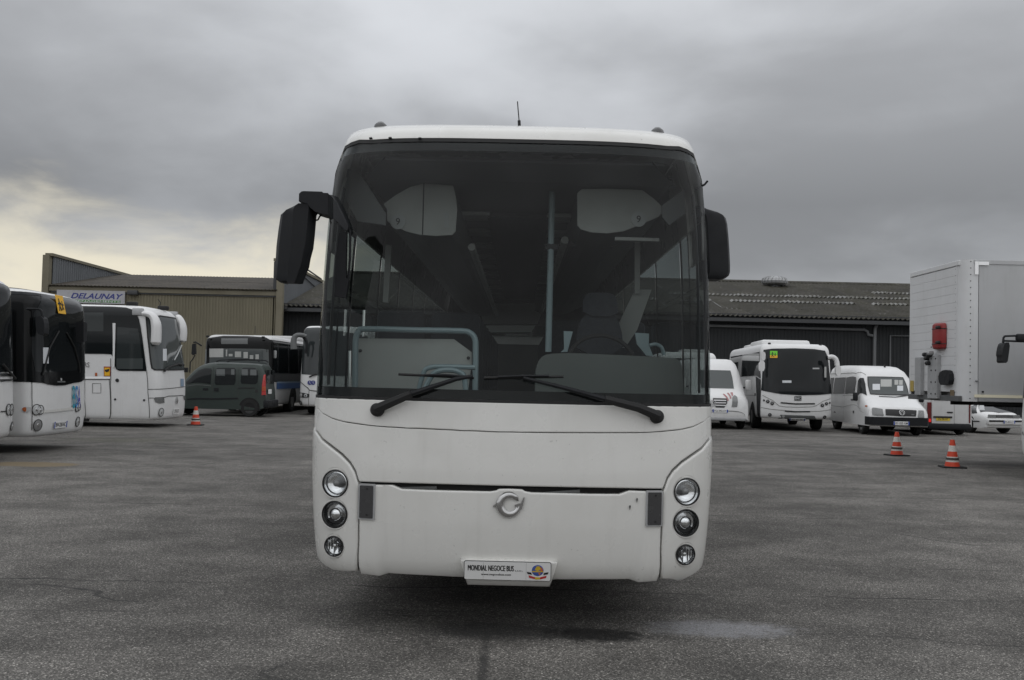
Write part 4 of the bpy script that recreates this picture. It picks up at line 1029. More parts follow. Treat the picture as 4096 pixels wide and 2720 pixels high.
MB().tube(pz(Z9, (285, 215, 290, 60), 1.9), .012, 8).build('door_rail', CHROME, cr)
# luggage racks with pale end panels
yR = 1.15
for P, st, sx in (((590, 455, 650, 410, 720, 370, 790, 352, 935, 362, 950, 430, 955, 480, 947, 590, 930, 608, 850, 613, 770, 607, 700, 590, 640, 560, 608, 540, 605, 480), (661, 542), -1), ((1553, 400, 1575, 380, 1700, 378, 1875, 385, 1935, 430, 1972, 465, 1972, 500, 1960, 515, 1860, 560, 1780, 590, 1700, 600, 1620, 595, 1570, 580, 1553, 560), (1857, 530), 1)):
    Q = [(p.x, p.z) for p in pz(Z4, P, yR)]
    rk = MB().prism([(x, z) for x, z in Q], yR + .03, 10.8).build('luggage_rack', INMID, cr, False)
    MB().prism([(x, z) for x, z in Q], yR, yR + .028).build('rack_end_panel', INGREY, rk, False)
    p = pz(Z4, st, yR - .004)[0]; MB().lathe([(.056, 0), (.055, .003), (.0005, .004)], Matrix.Translation(p) @ Matrix.Rotation(R(90), 4, 'X'), 24).build('round_sticker', STICK, rk)
    text('sticker_mark', '9', .05, INK, rk, Matrix.Translation(p + Vector((0, -.006, 0))) @ Matrix.Rotation(R(90), 4, 'X'), None, .01)
    MB().tube([(Q[5 if sx < 0 else 1][0] - sx * .09, yR + .6, Q[9][1] if sx < 0 else Q[12][1]), (Q[5 if sx < 0 else 1][0] - sx * .09, 10.5, Q[9][1] if sx < 0 else Q[12][1])], .03, 8).build('rack_rail', INGREY, rk)
slab('panel_label', Z4, (890, 492, 912, 492, 914, 572, 892, 572), yR - .006, .004, STICK)
MB().tube(pz(Z4, (790, 352, 783, 607), yR - .003), .004, 4).build('panel_joint', INDARK, cr)
# corner trims inside the windscreen
for P in ((470, 300, 560, 440, 600, 500, 600, 560, 460, 540, 395, 420, 410, 280), ): slab('corner_trim', Z4, P, .95, .04, INMID)
slab('corner_trim', Z4, (2085, 380, 1975, 460, 1975, 520, 2010, 560, 2090, 500), .95, .04, INMID)
slab('roller_blind', Z4, (1740, 618, 1960, 624, 1960, 640, 1740, 634), 1.2, .05, INGREY)
slab('door_pillar', Z4, (600, 655, 628, 660, 612, 945, 585, 942), 2.0, .05, INPALE)
slab('driver_partition', Z4, (1462, 645, 1838, 645, 1836, 670, 1462, 662), 2.0, .03, INMID)
slab('partition_post', Z4, (1838, 640, 1866, 640, 1862, 900, 1838, 900), 2.0, .04, INGREY)
slab('partition_glass', Z4, (1840, 880, 1922, 880, 1850, 1080, 1790, 1170, 1700, 1170), 2.05, .02, INGREY)
# ceiling lamps, seats, rear wall
for k in range(7): MB().box((0, 2.6 + k * 1.25, 2.885), (.16, .12, .03), None, .008).build('ceiling_lamp', LAMPW, cr)
MB().box((0, 6.4, 2.88), (.5, 8.6, .03)).build('ceiling_duct', INDARK, cr, False)
sm_ = MB(); 
for x in (-.24, .24): sm_.box((x, 0, .42), (.44, .46, .14), None, .04).box((x, .26, .80), (.44, .13, .74), Matrix.Rotation(R(0), 4, 'X'), .05)
sm_ = sm_.build('passenger_seat', SEAT).data
for o in [o for o in COL.objects if o.data == sm_]: bpy.data.objects.remove(o)
for k in range(10):
    for x in (-.78, .78):
        if x > 0 and k == 0: continue
        o = link('passenger_seat', sm_, cr); o.location = (x, 2.7 + k * .84, .97)
MB().box((0, 11.55, 1.55), (2.3, .06, 1.2)).build('rear_wall', INMID, cr, False)
zr0, zr1 = co.hit(Z4(1220, 1094), 'y', 11.5).z, co.hit(Z4(1220, 1058), 'y', 11.5).z
MB().box((0, 11.55, (zr1 + 2.95) / 2), (2.3, .06, 2.95 - zr1)).build('rear_wall', INMID, cr, False)
MB().box((0, 11.6, (zr0 + zr1) / 2), (2.0, .01, zr1 - zr0 + .1)).build('rear_window', SGLASS, cr, False)
slab('rear_panel', Z4, (1085, 948, 1340, 948, 1342, 985, 1375, 1000, 1355, 1050, 1085, 1050, 1072, 998), 11.4, .05, INPALE)
slab('rear_flash_strip', Z4, (1098, 1058, 1345, 1058, 1325, 1092, 1102, 1092), 11.3, .05, mat('flash_strip_white', (.80, .81, .79), .3))  # no real ledge: flash reflection at the cabin rear, put in as a white strip
for k in range(9):
    for x in (-.36, .36): MB().box((x, 2.2 + k * .95, 2.89), (.26, .30, .03), None, .008).build('ceiling_vent', INGREY, cr)
# ------------------------------------------------------------------ parked vehicles
def tabbus(H, zb, hw, rake=.25, rr=.25):
    return [(zb, .10, hw - .06), (zb + .04, .05, hw - .03), (zb + .12, .02, hw - .01), (.75, 0, hw), (1.3, .02, hw), (1.3 + (H - rr - 1.3) * .5, rake * .4 + .02, hw - .01), (H - rr, rake, hw - .03),
            (H - rr * .6, rake + .06, hw - .06), (H - rr * .32, rake + .14, hw - .11), (H - rr * .12, rake + .28, hw - .19), (H - .006, rake + .6, hw - .35), (H, rake + 1.0, hw - .6)]
def bus(name, label, loc, rz, W, L, H, zb, rake, bd=.4, n=3.2, m=WHITE2, rr=.25, wheels=(2.6, 8.2), wr=.48, group=None):
    t = Thing(name, label, 'coach' if 'coach' in name else 'bus', loc, rz, group); sh = bus_shell(t, W, L, tabbus(H, zb, W / 2, rake, rr), bd, n, .2, 34, .09)
    sh.lift, sh.smax = .010, .09; sh.body('body', m); MB().box((0, L / 2 + .2, zb + .18), (W - .3, L - .9, .3)).build('underbody', UNDER, t.root, False)
    for y in wheels:
        for s_ in (-1, 1):
            a = side_a(sh, y, s_); R_ = wr + .10
            P = [(a + R_ * math.cos(math.pi * k / 12), max(wr + R_ * math.sin(math.pi * k / 12), zb + .015)) for k in range(13)]
            P = [(a + R_, zb + .012)] + P + [(a - R_, zb + .012)]
            sh.panel('wheel_arch', P, UNDER, t.root, .003, .002, .3, px=False); wheel(t, s_ * (W / 2 - .13), y, wr, .30)
    return t, sh
def rect(sh, name, z, x0, y0, x1, y1, m, parent=None, off=.006, th=.004, rc=0, step=.15):
    return sh.panel(name, pts(z, x0, y0, x1, y0, x1, y1, x0, y1), m, parent, off, th, step, rc=rc)
def line(sh, z, P, wd=.012, m=SEAM, name='seam', parent=None): return sh.strip(name, pts(z, *P), wd, m, parent, .003)

# bus cut by the left edge of the picture
t, sh = bus('bus', 'white bus cut off by the left edge of the picture', (-8.46, 16.85, 0), R(90), 2.5, 11, 3.12, .36, .12, .38, 3.4, group='vehicles parked along the left side')
wd_ = sh.panel('windscreen', pts(Z5, 0, 190, 100, 205, 104, 500, 106, 800, 110, 975, 0, 982) + [('ab', -1.35, 1.38), ('ab', -1.35, 2.75)], WIN, None, .006, .004, .12)
z0 = sh.ab(Z5(50, 1005))[1]
sh.strip('trim_bar', [(-1.1, z0), (1.2, z0)], .05, CHROME, None, .012, px=False); sh.strip('trim_bar', [(-1.1, z0 - .09), (1.2, z0 - .09)], .03, CHROME, None, .012, px=False)
for q in ((70, 1318), (97, 1318)): sh.lamp('headlamp', Z5(*q), .10)
sh.lamp('fog_lamp', Z5(98, 1465), .08); sh.lamp('headlamp', (-.75, .85), .1, px=False); sh.lamp('headlamp', (-.5, .85), .1, px=False)
P = [sh.pos(*sh.ab(Z5(*q))) + sh.nrm(*sh.ab(Z5(*q))) * .05 for q in ((110, 1040), (60, 985), (20, 935), (2, 915))]; MB().tube(P, .02, 6).build('wiper', RUBBER, t.root)
line(sh, Z5, (0, 1335, 125, 1330), .02); line(sh, Z5, (0, 1065, 60, 1055, 122, 1050), .02)
for k, y in enumerate((1.6, 3.1, 4.6, 6.1, 7.6, 9.1)):
    for s_ in (-1, 1):
        a = side_a(sh, y, s_); sh.panel('side_window', [(a - .7, 1.35), (a + .7, 1.35), (a + .7, 2.7), (a - .7, 2.7)], WIN, None, .005, .004, .4, px=False)

# bus with the black front
t, sh = bus('bus', 'white bus with black upper front and yellow school sign, parked at left', (-8.56, 20.1, 0), R(90), 2.5, 11, 3.03, .30, .10, .36, 3.4, group='vehicles parked along the left side')
zt = 3.0
fr = sh.panel('front_mask', pts(Z5, 128, 1067, 285, 1072, 380, 1078, 430, 1092, 500, 1103, 580, 1098, 650, 1080, 718, 1069) + [('ab', 1.42, 1.42), ('ab', 1.42, 2.90), ('ab', -1.95, 2.90), ('ab', -1.95, 1.40)], GLOSSBLK, None, .006, .004, .1)
sh.panel('roof_front', [('ab', -1.95, 2.88), ('ab', 1.42, 2.88), ('ab', 1.42, 3.018), ('ab', -1.95, 3.018)], BLACK, None, .008, .004, .1)
sh.panel('windscreen', pts(Z5, 270, 285, 520, 308, 640, 330, 700, 352, 703, 700, 705, 960, 600, 975, 400, 985, 270, 975), WIN, fr, .011, .003, .1, rc=1)
children_sign(sh, Z5(530, 379), .33, .36, YELLOW, None, .016)
rect(sh, 'paper_notice', Z5, 376, 762, 424, 905, PAPER, None, .016)
for P in ((510, 615, 430, 760, 395, 900, 370, 1010), (580, 630, 650, 760, 690, 900, 700, 985)):
    Q = [sh.pos(*sh.ab(Z5(P[i], P[i + 1]))) + sh.nrm(*sh.ab(Z5(P[i], P[i + 1]))) * .04 for i in range(0, 8, 2)]; MB().tube(Q, .016, 6).build('wiper', RUBBER, t.root)
line(sh, Z5, (283, 1072, 284, 1200, 284, 1400, 280, 1500), .012); sh.strip('crease', pts(Z5, 288, 1337, 400, 1333, 520, 1322, 660, 1304), .05, WHITE, None, .012)
sh.panel('turn_signal', pts(Z5, 198, 1310, 215, 1293, 270, 1292, 274, 1310, 262, 1338, 225, 1340, 200, 1325), LENSP, None, .007, .003, .1, rc=1)
sh.panel('indicator_lens', pts(Z5, 198, 1310, 212, 1296, 235, 1296, 235, 1336, 212, 1334), AMBER, None, .011, .003, .1, rc=1)
for q, r in (((322, 1318), .10), ((357, 1320), .09), ((684, 1297), .09), ((703, 1292), .08)): sh.lamp('headlamp', Z5(*q), r)
sh.lamp('fog_lamp', Z5(333, 1457), .11, face=RIM); sh.lamp('fog_lamp', Z5(690, 1425), .10)
plate(sh, Z5(533, 1450), 'BW-200-NC', wd=.56, ht=.13)
a0_, a1_ = sh.ab(Z5(641, 1203))[0], sh.ab(Z5(712, 1203))[0]; zb_ = sh.ab(Z5(676, 1203))[1]
for i, (c, m) in enumerate((('B', TEAL), ('S', BLUE2), ('A', PURP))): text('lettering', c, .44, m, t.root, sh.frame((a0_ + (a1_ - a0_) * (i + .5) / 3, zb_), .012), abs(a1_ - a0_) / 3 * .95, .015)
rect(sh, 'front_badge', Z5, 505, 1063, 575, 1074, INMID, None, .012); rect(sh, 'front_badge', Z5, 534, 1036, 546, 1058, STICK, None, .012)
rect(sh, 'mirror_edge', Z5, 705, 525, 708, 715, BLACK)
P = [t.hit(Z5(*q), 'y', -.12) for q in ((712, 530), (745, 540), (742, 700), (712, 715))]
MB().prism([(p.x, p.z) for p in P], -.2, -.05).build('mirror', BLACK, t.root, False)
P = [t.hit(Z5(*q), 'x', -1.2) for q in ((120, 415), (300, 415), (365, 425), (380, 470), (385, 500))]; MB().tube(P, .022, 6, None, 3).build('mirror_arm', BLACK, t.root)
P = [t.hit(Z5(*q), 'x', -1.2) for q in ((335, 480), (395, 485), (412, 560), (408, 660), (345, 640), (330, 560))]; MB().prism(chaikin([(p.y, p.z) for p in P], 1), -1.26, -1.06, 'yz').build('mirror', BLACK, t.root, False)
for y in (1.8, 3.4, 5.0, 6.6, 8.2, 9.8):
    for s_ in (-1, 1): a = side_a(sh, y, s_); sh.panel('side_window', [(a - .75, 1.35), (a + .75, 1.35), (a + .75, 2.65), (a - .75, 2.65)], WIN, None, .005, .004, .4, px=False)
P = [t.hit(Z5(*q), 'x', -1.1) for q in ((110, 192), (178, 192), (178, 225), (110, 225))]; MB().box((0, 3.5, 3.05), (1.6, 2.2, .22), None, .05).build('roof_unit', WHITE2, t.root)

# white coach with big horn mirrors, seen from its door side
t, sh = bus('coach', 'white coach with white horn mirrors and front door, beside the orange cone at left', (-9.50, 29.55, 0), R(90), 2.5, 12, 3.34, .21, .34, .38, 4.2, wheels=(3.15, 9.0), group='vehicles parked along the left side')
mk_ = sh.panel('side_glazing', pts(Z1, 600, 416, 825, 420, 930, 427, 985, 443, 1010, 470, 1026, 510, 1040, 570, 1056, 680, 1070, 790, 1083, 893, 880, 891, 858, 880, 847, 850, 835, 790, 822, 770, 760, 766, 600, 765) + [('ab', side_a(sh, 9.5, -1), 1.72), ('ab', side_a(sh, 9.5, -1), 3.0)], WIN, None, .006, .004, .15)
rect(sh, 'side_window', Z1, 600, 462, 765, 600, WINL, mk_, .010); sh.panel('door_window', pts(Z1, 868, 568, 1020, 580, 1038, 690, 1055, 880, 870, 880, 858, 860, 862, 700), WINL, mk_, .010, .003, .15)
rect(sh, 'door_lower_pane', Z1, 862, 800, 1056, 878, WINP, mk_, .013)
sh.panel('door_post', pts(Z1, 833, 540, 854, 540, 850, 700, 846, 868, 832, 868), WHITE2, None, .016, .01, .2)
sh.panel('windscreen', pts(Z1, 1078, 497, 1180, 488, 1290, 505, 1318, 535, 1345, 680, 1360, 800, 1364, 880, 1250, 884, 1140, 884, 1122, 872, 1112, 820, 1092, 650), WINP, None, .006, .004, .1)
sh.strip('windscreen_seal', pts(Z1, 1078, 497, 1180, 488, 1290, 505, 1318, 535, 1345, 680, 1360, 800, 1364, 880, 1250, 884, 1140, 884, 1122, 872, 1112, 820, 1092, 650), .04, RUBBER, None, .008, closed=True)
rect(sh, 'paper_notice', Z1, 1196, 730, 1224, 818, PAPER, None, .014)
for P in ((817, 800, 815, 1000, 812, 1240), (1083, 895, 1092, 1050, 1102, 1238), (625, 952, 625, 1100, 626, 1245), (806, 952, 806, 1245), (600, 955, 812, 955), (1090, 1028, 1200, 1025, 1362, 1008), (1100, 1092, 1135, 1092)): line(sh, Z1, P, .016)
line(sh, Z1, (683, 985, 745, 985, 745, 1055, 683, 1055, 683, 985), .012)
rect(sh, 'reflective_strip', Z1, 590, 934, 815, 950, REFTAPE, None, .010)
o = rect(sh, 'sticker', Z1, 768, 860, 816, 932, mat('sticker_red', (.30, .03, .03), .5), None, .010); rect(sh, 'sticker_print', Z1, 773, 868, 812, 928, YELLOW, o, .014); sh.panel('sticker_figure', pts(Z1, 775, 885, 808, 876, 808, 895, 790, 902, 778, 896), INK, o, .017, .001, .3)
rect(sh, 'side_marker', Z1, 703, 906, 719, 930, AMBER, None, .012); sh.disc('door_lock', Z1(866, 962), .05, INK); sh.disc('door_catch', Z1(851, 1102), .03, INK); sh.disc('door_catch', Z1(1064, 1108), .03, INK)
text('lettering', 'CARS', .135, SEAM, t.root, sh.frame(sh.ab(Z1(613, 846)), .010), .36, .0)
sh.panel('headlamp', pts(Z1, 1134, 1093, 1160, 1090, 1208, 1088, 1210, 1128, 1175, 1132, 1145, 1122), LENSM, None, .008, .004, .06); sh.panel('headlamp', pts(Z1, 1350, 1075, 1366, 1072, 1371, 1100, 1356, 1108), LENSM, None, .008, .004, .06)
line(sh, Z1, (1140, 1090, 1215, 1086, 1240, 1078, 1290, 1076, 1350, 1072), .02)
MB().prism([(0, .11), (.075, 0), (0, -.11), (-.075, 0)], 0, .02, 'xy', sh.frame(sh.ab(Z1(1300, 1110)), .01)).build('emblem', CHROME, t.root, False)
sh.lamp('fog_lamp', Z1(1187, 1197), .12); plate(sh, Z1(1295, 1188), 'CP 831 DD', wd=.5, ht=.16, band=False)
rect(sh, 'faded_decal', Z1, 1330, 950, 1352, 1006, BLUEPALE)
for c, nm in (((1045, 470, 1085, 470, 1128, 490, 1150, 540, 1154, 600, 1150, 700), -1.22), ((1298, 492, 1320, 500, 1340, 545, 1346, 610, 1340, 680), 1.2)):
    P = [t.hit(Z1(c[i], c[i + 1]), 'x', nm) for i in range(0, len(c), 2)]; P = catmull(P, 4)
    m = MB(); vs = []; fs = []
    for k, p in enumerate(P):
        u = k / (len(P) - 1); r1 = .07 + .13 * min(1, u * 1.6); r2 = .06 + .07 * min(1, u * 1.6); tg = (P[min(k + 1, len(P) - 1)] - P[max(k - 1, 0)]).normalized(); nn_ = Vector((1, 0, 0)); bb = tg.cross(nn_).normalized()
        if k in (0, len(P) - 1): r1 *= .6; r2 *= .6
        for q in range(12): a = 2 * math.pi * q / 12; vs.append(p + nn_ * math.cos(a) * r1 + bb * math.sin(a) * r2)
    for k in range(len(P) - 1):
        for q in range(12): fs.append([k * 12 + q, k * 12 + (q + 1) % 12, (k + 1) * 12 + (q + 1) % 12, (k + 1) * 12 + q])
    fs += [list(range(12)), list(range((len(P) - 1) * 12, len(P) * 12))]; m.add(vs, fs).build('mirror', WHITE2, t.root)
    p = P[0]; MB().box(p + Vector((0, .1, .05)), (.12, .3, .2), None, .03).build('mirror_bracket', STEEL, t.root)
P = [sh.pos(*sh.ab(Z1(*q))) + sh.nrm(*sh.ab(Z1(*q))) * .06 for q in ((1200, 895), (1225, 868), (1300, 842), (1340, 850))]; MB().tube(P, .03, 6).build('wiper', RUBBER, t.root)
P = [sh.pos(*sh.ab(Z1(*q))) + sh.nrm(*sh.ab(Z1(*q))) * .04 for q in ((1275, 815), (1300, 770), (1330, 705))]; MB().tube(P, .02, 6).build('wiper', STICK, t.root)
MB().box(t.hit(Z1(1372, 885), 'y', .1), (.1, .12, .14), None, .02).build('wiper_pivot', RUBBER, t.root)
P = t.hit(Z1(1175, 435), 'x', -.2); MB().tube([P, P + Vector((0, -.03, .18)), P + Vector((0, .05, .28))], .012, 5).build('aerial', RUBBER, t.root)
for q in ((975, 398), (1205, 428)): P = t.hit(Z1(*q), 'x', -.9 if q[0] < 1000 else .3); MB().box(P, (.2, .3, .12), None, .04).build('roof_lamp', RUBBER, t.root)
MB().box((-1.25, 2.25, .17), (.12, .62, .07)).build('door_step', UNDER, t.root, False)

# city bus facing the yard, behind the dark green van
t, sh = bus('city_bus', 'city bus with black front and blank destination display, behind the dark green van', (-10.25, 38.9, 0), R(-1), 2.55, 12, 2.98, .34, .10, .28, 4.5, m=WHITE3, wheels=(3.6, 9.3), group='vehicles parked along the left side')
fr = sh.panel('front_mask', pts(Z6, 331, 662, 360, 645, 560, 638, 800, 640, 1000, 655, 1046, 680, 1048, 900, 1050, 1060, 640, 1060, 320, 1060, 326, 850), GLOSSBLK, None, .006, .004, .12)
sh.panel('corner_mask', [(1.05, .95), (1.55, .95), (1.55, 2.80), (1.05, 2.80)], GLOSSBLK, None, .008, .004, .1, px=False)
sh.panel('windscreen', pts(Z6, 420, 772, 640, 768, 960, 772, 1030, 780, 1035, 1000, 700, 1000, 410, 1000), WINP, fr, .010, .003, .12)
rect(sh, 'destination_display', Z6, 538, 666, 815, 722, INMID, fr, .012); rect(sh, 'side_pane', Z6, 338, 775, 390, 990, WINP, fr, .011)
for q in ((415, 770, 560, 860), (585, 780, 600, 850), (615, 825, 655, 850), (680, 800, 745, 860), (770, 805, 815, 870), (835, 838, 872, 880), (895, 830, 930, 880)): rect(sh, 'windscreen_notice', Z6, *q, INPALE if q[0] > 420 else INGREY, fr, .014)
for q in ((395, 642), (975, 652)): MB().box(t.hit(Z6(*q), 'y', .05), (.12, .08, .08), None, .02).build('roof_lamp', RUBBER, t.root)
b0, b1 = 1.36, side_a(sh, 11.6, 1)
sh.panel('side_glazing', [(b0, 1.22), (b1, 1.22), (b1, 2.80), (b0, 2.80)], WIN, None, .006, .004, .4, px=False)
zs0 = sh.ab(Z6(1120, 1080))[1]; a0_ = sh.ab(Z6(1115, 1080))[0]
sh.panel('blue_band', [(a0_, .95), (a0_ + 4.2, .95), (a0_ + 4.6, 1.2), (a0_, 1.2)], BLUEST, None, .006, .003, .4, px=False); sh.panel('pale_band', [(a0_, 1.17), (a0_ + 4.4, 1.17), (a0_ + 4.5, 1.23), (a0_, 1.23)], BLUEPALE, None, .009, .003, .4, px=False)
sh.panel('blue_band', [(a0_ + 4.4, .5), (a0_ + 5.2, .5), (a0_ + 4.9, 1.18), (a0_ + 4.2, 1.18)], BLUEPALE, None, .006, .003, .4, px=False)
P = [t.hit(Z6(*q), 'y', -.15) for q in ((330, 740), (300, 720), (265, 700), (245, 705))]; mm = MB().tube(P, .03, 6).build('mirror', BLACK, t.root)
P = [t.hit(Z6(*q), 'y', -.15) for q in ((235, 722), (268, 715), (272, 825), (240, 838), (228, 825))]; MB().prism([(p.x, p.z) for p in P], -.2, -.08).build('mirror_head', BLACK, mm, False)
P = [t.hit(Z6(*q), 'y', -.15) for q in ((262, 838), (238, 880), (212, 912), (207, 1020))]; MB().tube(P, .022, 6).build('mirror_strut', BLACK, mm)
p = t.hit(Z6(888, 615), 'y', .9); MB().tube([p, p + Vector((0, 0, .3))], .012, 5).build('aerial', RUBBER, t.root)
MB().box((.3, 5.5, 3.0), (1.7, 3.0, .2), None, .06).build('roof_unit', WHITE3, t.root)
p = t.hit(Z6(1095, 830), 'y', .5); MB().box(p, (.14, .10, .30), None, .04).build('mirror_head', STICK, t.root)

# coach mostly hidden behind the left flank of the big coach
t, sh = bus('coach', 'white coach with wheelchair symbols, half hidden behind the big coach at left', (-6.72, 39.2, 0), R(2), 2.5, 12, 3.42, .34, .35, .40, 3.2, group='vehicles parked along the left side')
sh.panel('windscreen', pts(Z6, 1408, 575, 1430, 556, 1550, 550) + [('ab', 1.3, 3.05), ('ab', 1.3, 1.5)] + pts(Z6, 1550, 1050, 1450, 1042, 1378, 1036, 1385, 850, 1398, 680), WINL, None, .006, .004, .12)
line(sh, Z6, (1345, 1105, 1385, 1135, 1440, 1180, 1460, 1205, 1540, 1215), .03); line(sh, Z6, (1455, 1205, 1452, 1360), .02, SEAML)
sh.panel('headlamp', pts(Z6, 1345, 1228, 1400, 1232, 1458, 1245, 1456, 1280, 1400, 1282, 1352, 1275), LENSD, None, .008, .004, .1)
for q in ((1375, 1255), (1420, 1260)): sh.lamp('lamp_bowl', Z6(*q), .08, off=.014)
sh.lamp('fog_lamp', Z6(1370, 1337), .09, face=LENSD)
for q in ((1461, 1126), (1497, 1126)):
    o = sh.disc('access_symbol', Z6(*q), .085, NAVY, off=.008); M = sh.frame(sh.ab(Z6(*q)), .016)
    MB().lathe([(.014, 0), (.0005, .001)], M @ Matrix.Translation((0, .045, 0)), 8).tube([(0, .03, 0), (0, -.01, 0), (.03, -.015, 0), (.035, -.045, 0)], .008, 4, M).build('symbol_figure', PAPER, o)
P = [t.hit(Z6(*q), 'y', -.25) for q in ((1425, 640), (1385, 628), (1330, 630), (1300, 655), (1292, 700), (1295, 775))]; MB().tube(catmull(P, 4), [.06, .13], 8).build('mirror', INMID, t.root)
P = [t.hit(Z6(*q), 'y', -.15) for q in ((1400, 650), (1425, 690), (1430, 740), (1420, 820))]; MB().tube(catmull(P, 4), [.07, .04], 8).build('mirror', BLACK, t.root)
P = [sh.pos(*sh.ab(Z6(*q))) + sh.nrm(*sh.ab(Z6(*q))) * .06 for q in ((1460, 1068), (1500, 1050), (1530, 1040))]; MB().tube(P, .03, 6).build('wiper', RUBBER, t.root)
for y in (1.6, 3.2, 4.8, 6.4, 8.0, 9.6):
    for s_ in (-1, 1): a = side_a(sh, y, s_); sh.panel('side_window', [(a - .76, 1.6), (a + .76, 1.6), (a + .76, 2.95), (a - .76, 2.95)], WIN, None, .005, .004, .4, px=False)

# midi coach facing the camera, right
t, sh = bus('coach', 'white midi coach with lime and yellow school sign, right of the big coach', (9.62, 35.0, 0), R(-4.2), 2.36, 8.4, 2.98, .42, .30, .34, 3.4, wheels=(2.0, 6.2), wr=.42, group='vehicles parked along the right side')
sg = sh.panel('side_glazing', pts(Z7, 640, 560, 600, 535, 585, 531, 480, 538, 352, 548) + [('ab', side_a(sh, 8.0, -1), 1.72), ('ab', side_a(sh, 8.0, -1), 2.66), ('ab', -1.4, 2.66)] , WIN, None, .006, .004, .2)
ws_ = sh.panel('windscreen', pts(Z7, 668, 262, 760, 250, 1000, 247, 1200, 255, 1310, 272, 1335, 330, 1350, 450, 1365, 600, 1374, 720, 1250, 733, 1050, 737, 850, 725, 720, 702, 645, 686, 652, 590, 660, 450), WIN, None, .008, .004, .1)
sh.panel('door_edge', pts(Z7, 590, 540, 640, 570, 640, 700, 638, 1008, 612, 1000, 600, 850, 596, 700), BLACK, None, .009, .004, .15)
children_sign(sh, Z7(773, 311), .245, .245, LIME, YELLOW, .018)
rect(sh, 'sticker', Z7, 863, 583, 958, 608, PAPER, None, .015); rect(sh, 'sticker', Z7, 1180, 450, 1250, 465, STICK, None, .015); rect(sh, 'far_window', Z7, 1302, 440, 1322, 552, INGREY, None, .015)
line(sh, Z7, (700, 645, 900, 652, 1150, 660, 1340, 655), .012, INMID)
o = rect(sh, 'badge', Z7, 989, 748, 1063, 792, INK, None, .010); text('lettering', 'BMC', .085, STICK, o, sh.frame(sh.ab(Z7(1026, 770)), .020), .2, .02)
for P, wd in (((845, 815, 1000, 828, 1205, 826), .045), ((890, 903, 1000, 910, 1155, 908), .04)): sh.strip('air_slot', pts(Z7, *P), wd, INK, None, .007)
for P in ((658, 738, 760, 790, 830, 848, 900, 858, 1020, 862, 1180, 858, 1220, 845, 1290, 800, 1365, 772), (642, 865, 760, 885, 1000, 905, 1250, 905, 1368, 888)): line(sh, Z7, P, .018, SEAML)
sh.panel('lower_grille', pts(Z7, 842, 940, 1010, 946, 1200, 952, 1225, 995, 1010, 995, 820, 980), INMID, None, .006, .004, .2)
for q, r in (((672, 790), .035), ((712, 802), .06), ((757, 822), .06), ((1283, 843), .06), ((1325, 825), .055), ((1358, 817), .035), ((733, 942), .06), ((1306, 965), .06)): sh.lamp('headlamp', Z7(*q), r, face=LENSD)
rect(sh, 'tow_cover', Z7, 860, 948, 888, 978, STICK, None, .012)
plate(sh, Z7(1021, 988), 'AG-431-BC', wd=.52, ht=.125, off=.02)
for c in ((638, 285, 662, 280, 685, 292, 682, 370, 645, 375), (620, 380, 676, 372, 676, 480, 630, 488, 616, 470), (1416, 425, 1472, 420, 1475, 530, 1420, 532)):
    P = [t.hit(Z7(c[i], c[i + 1]), 'y', -.25) for i in range(0, len(c), 2)]; MB().prism(chaikin([(p.x, p.z) for p in P], 1), -.34, -.18).build('mirror', WHITE2, t.root, False)
P = [t.hit(Z7(*q), 'y', -.2) for q in ((1340, 340), (1385, 335), (1420, 355), (1436, 395), (1438, 425))]; MB().tube(catmull(P, 4), [.08, .085], 10).build('mirror_arm', WHITE2, t.root)
P = [t.hit(Z7(*q), 'y', -.12) for q in ((1325, 345), (1370, 340))]; MB().tube(P, .085, 8).build('mirror_joint', BLACK, t.root)
P = [t.hit(Z7(*q), 'y', -.15) for q in ((690, 300), (665, 285))]; MB().tube(P, .04, 6).build('mirror_joint', BLACK, t.root)
MB().box((-.1, 2.9, 3.0), (1.7, 2.6, .26), None, .10).build('roof_unit', WHITE2, t.root); MB().box((-.1, 5.6, 2.98), (1.5, 1.8, .2), None, .08).build('roof_unit', WHITE2, t.root)
for q in ((728, 195), (1260, 215)): MB().box(t.hit(Z7(*q), 'y', .6), (.09, .1, .07), None, .02).build('roof_lamp', RUBBER, t.root)
for P in ((582, 540, 580, 700, 575, 850), (490, 545, 490, 900), (400, 735, 575, 738)): line(sh, Z7, P, .014, SEAML)
for q in ((407, 810), (460, 810), (582, 730)): rect(sh, 'side_catch', Z7, q[0] - 5, q[1] - 14, q[0] + 5, q[1] + 14, INK)

# small coach just showing above the van
t, sh = bus('coach', 'low white coach showing only its roof behind the red-striped van', (7.35, 43.0, 0), R(-3), 2.4, 8, 2.84, .4, .3, .35, 3.2, wheels=(2, 6), wr=.42, group='vehicles parked along the right side')
sh.panel('windscreen', [(-1.2, 1.3), (1.2, 1.3), (1.2, 2.55), (-1.2, 2.55)], WIN, None, .008, .004, .15, px=False); MB().box((.35, 1.6, 2.86), (1.2, 1.4, .20), None, .08).build('roof_unit', WHITE3, t.root)
for y in (1.8, 3.3, 4.8, 6.3):
    for s_ in (-1, 1): a = side_a(sh, y, s_); sh.panel('side_window', [(a - .7, 1.5), (a + .7, 1.5), (a + .7, 2.5), (a - .7, 2.5)], WIN, None, .005, .004, .4, px=False)

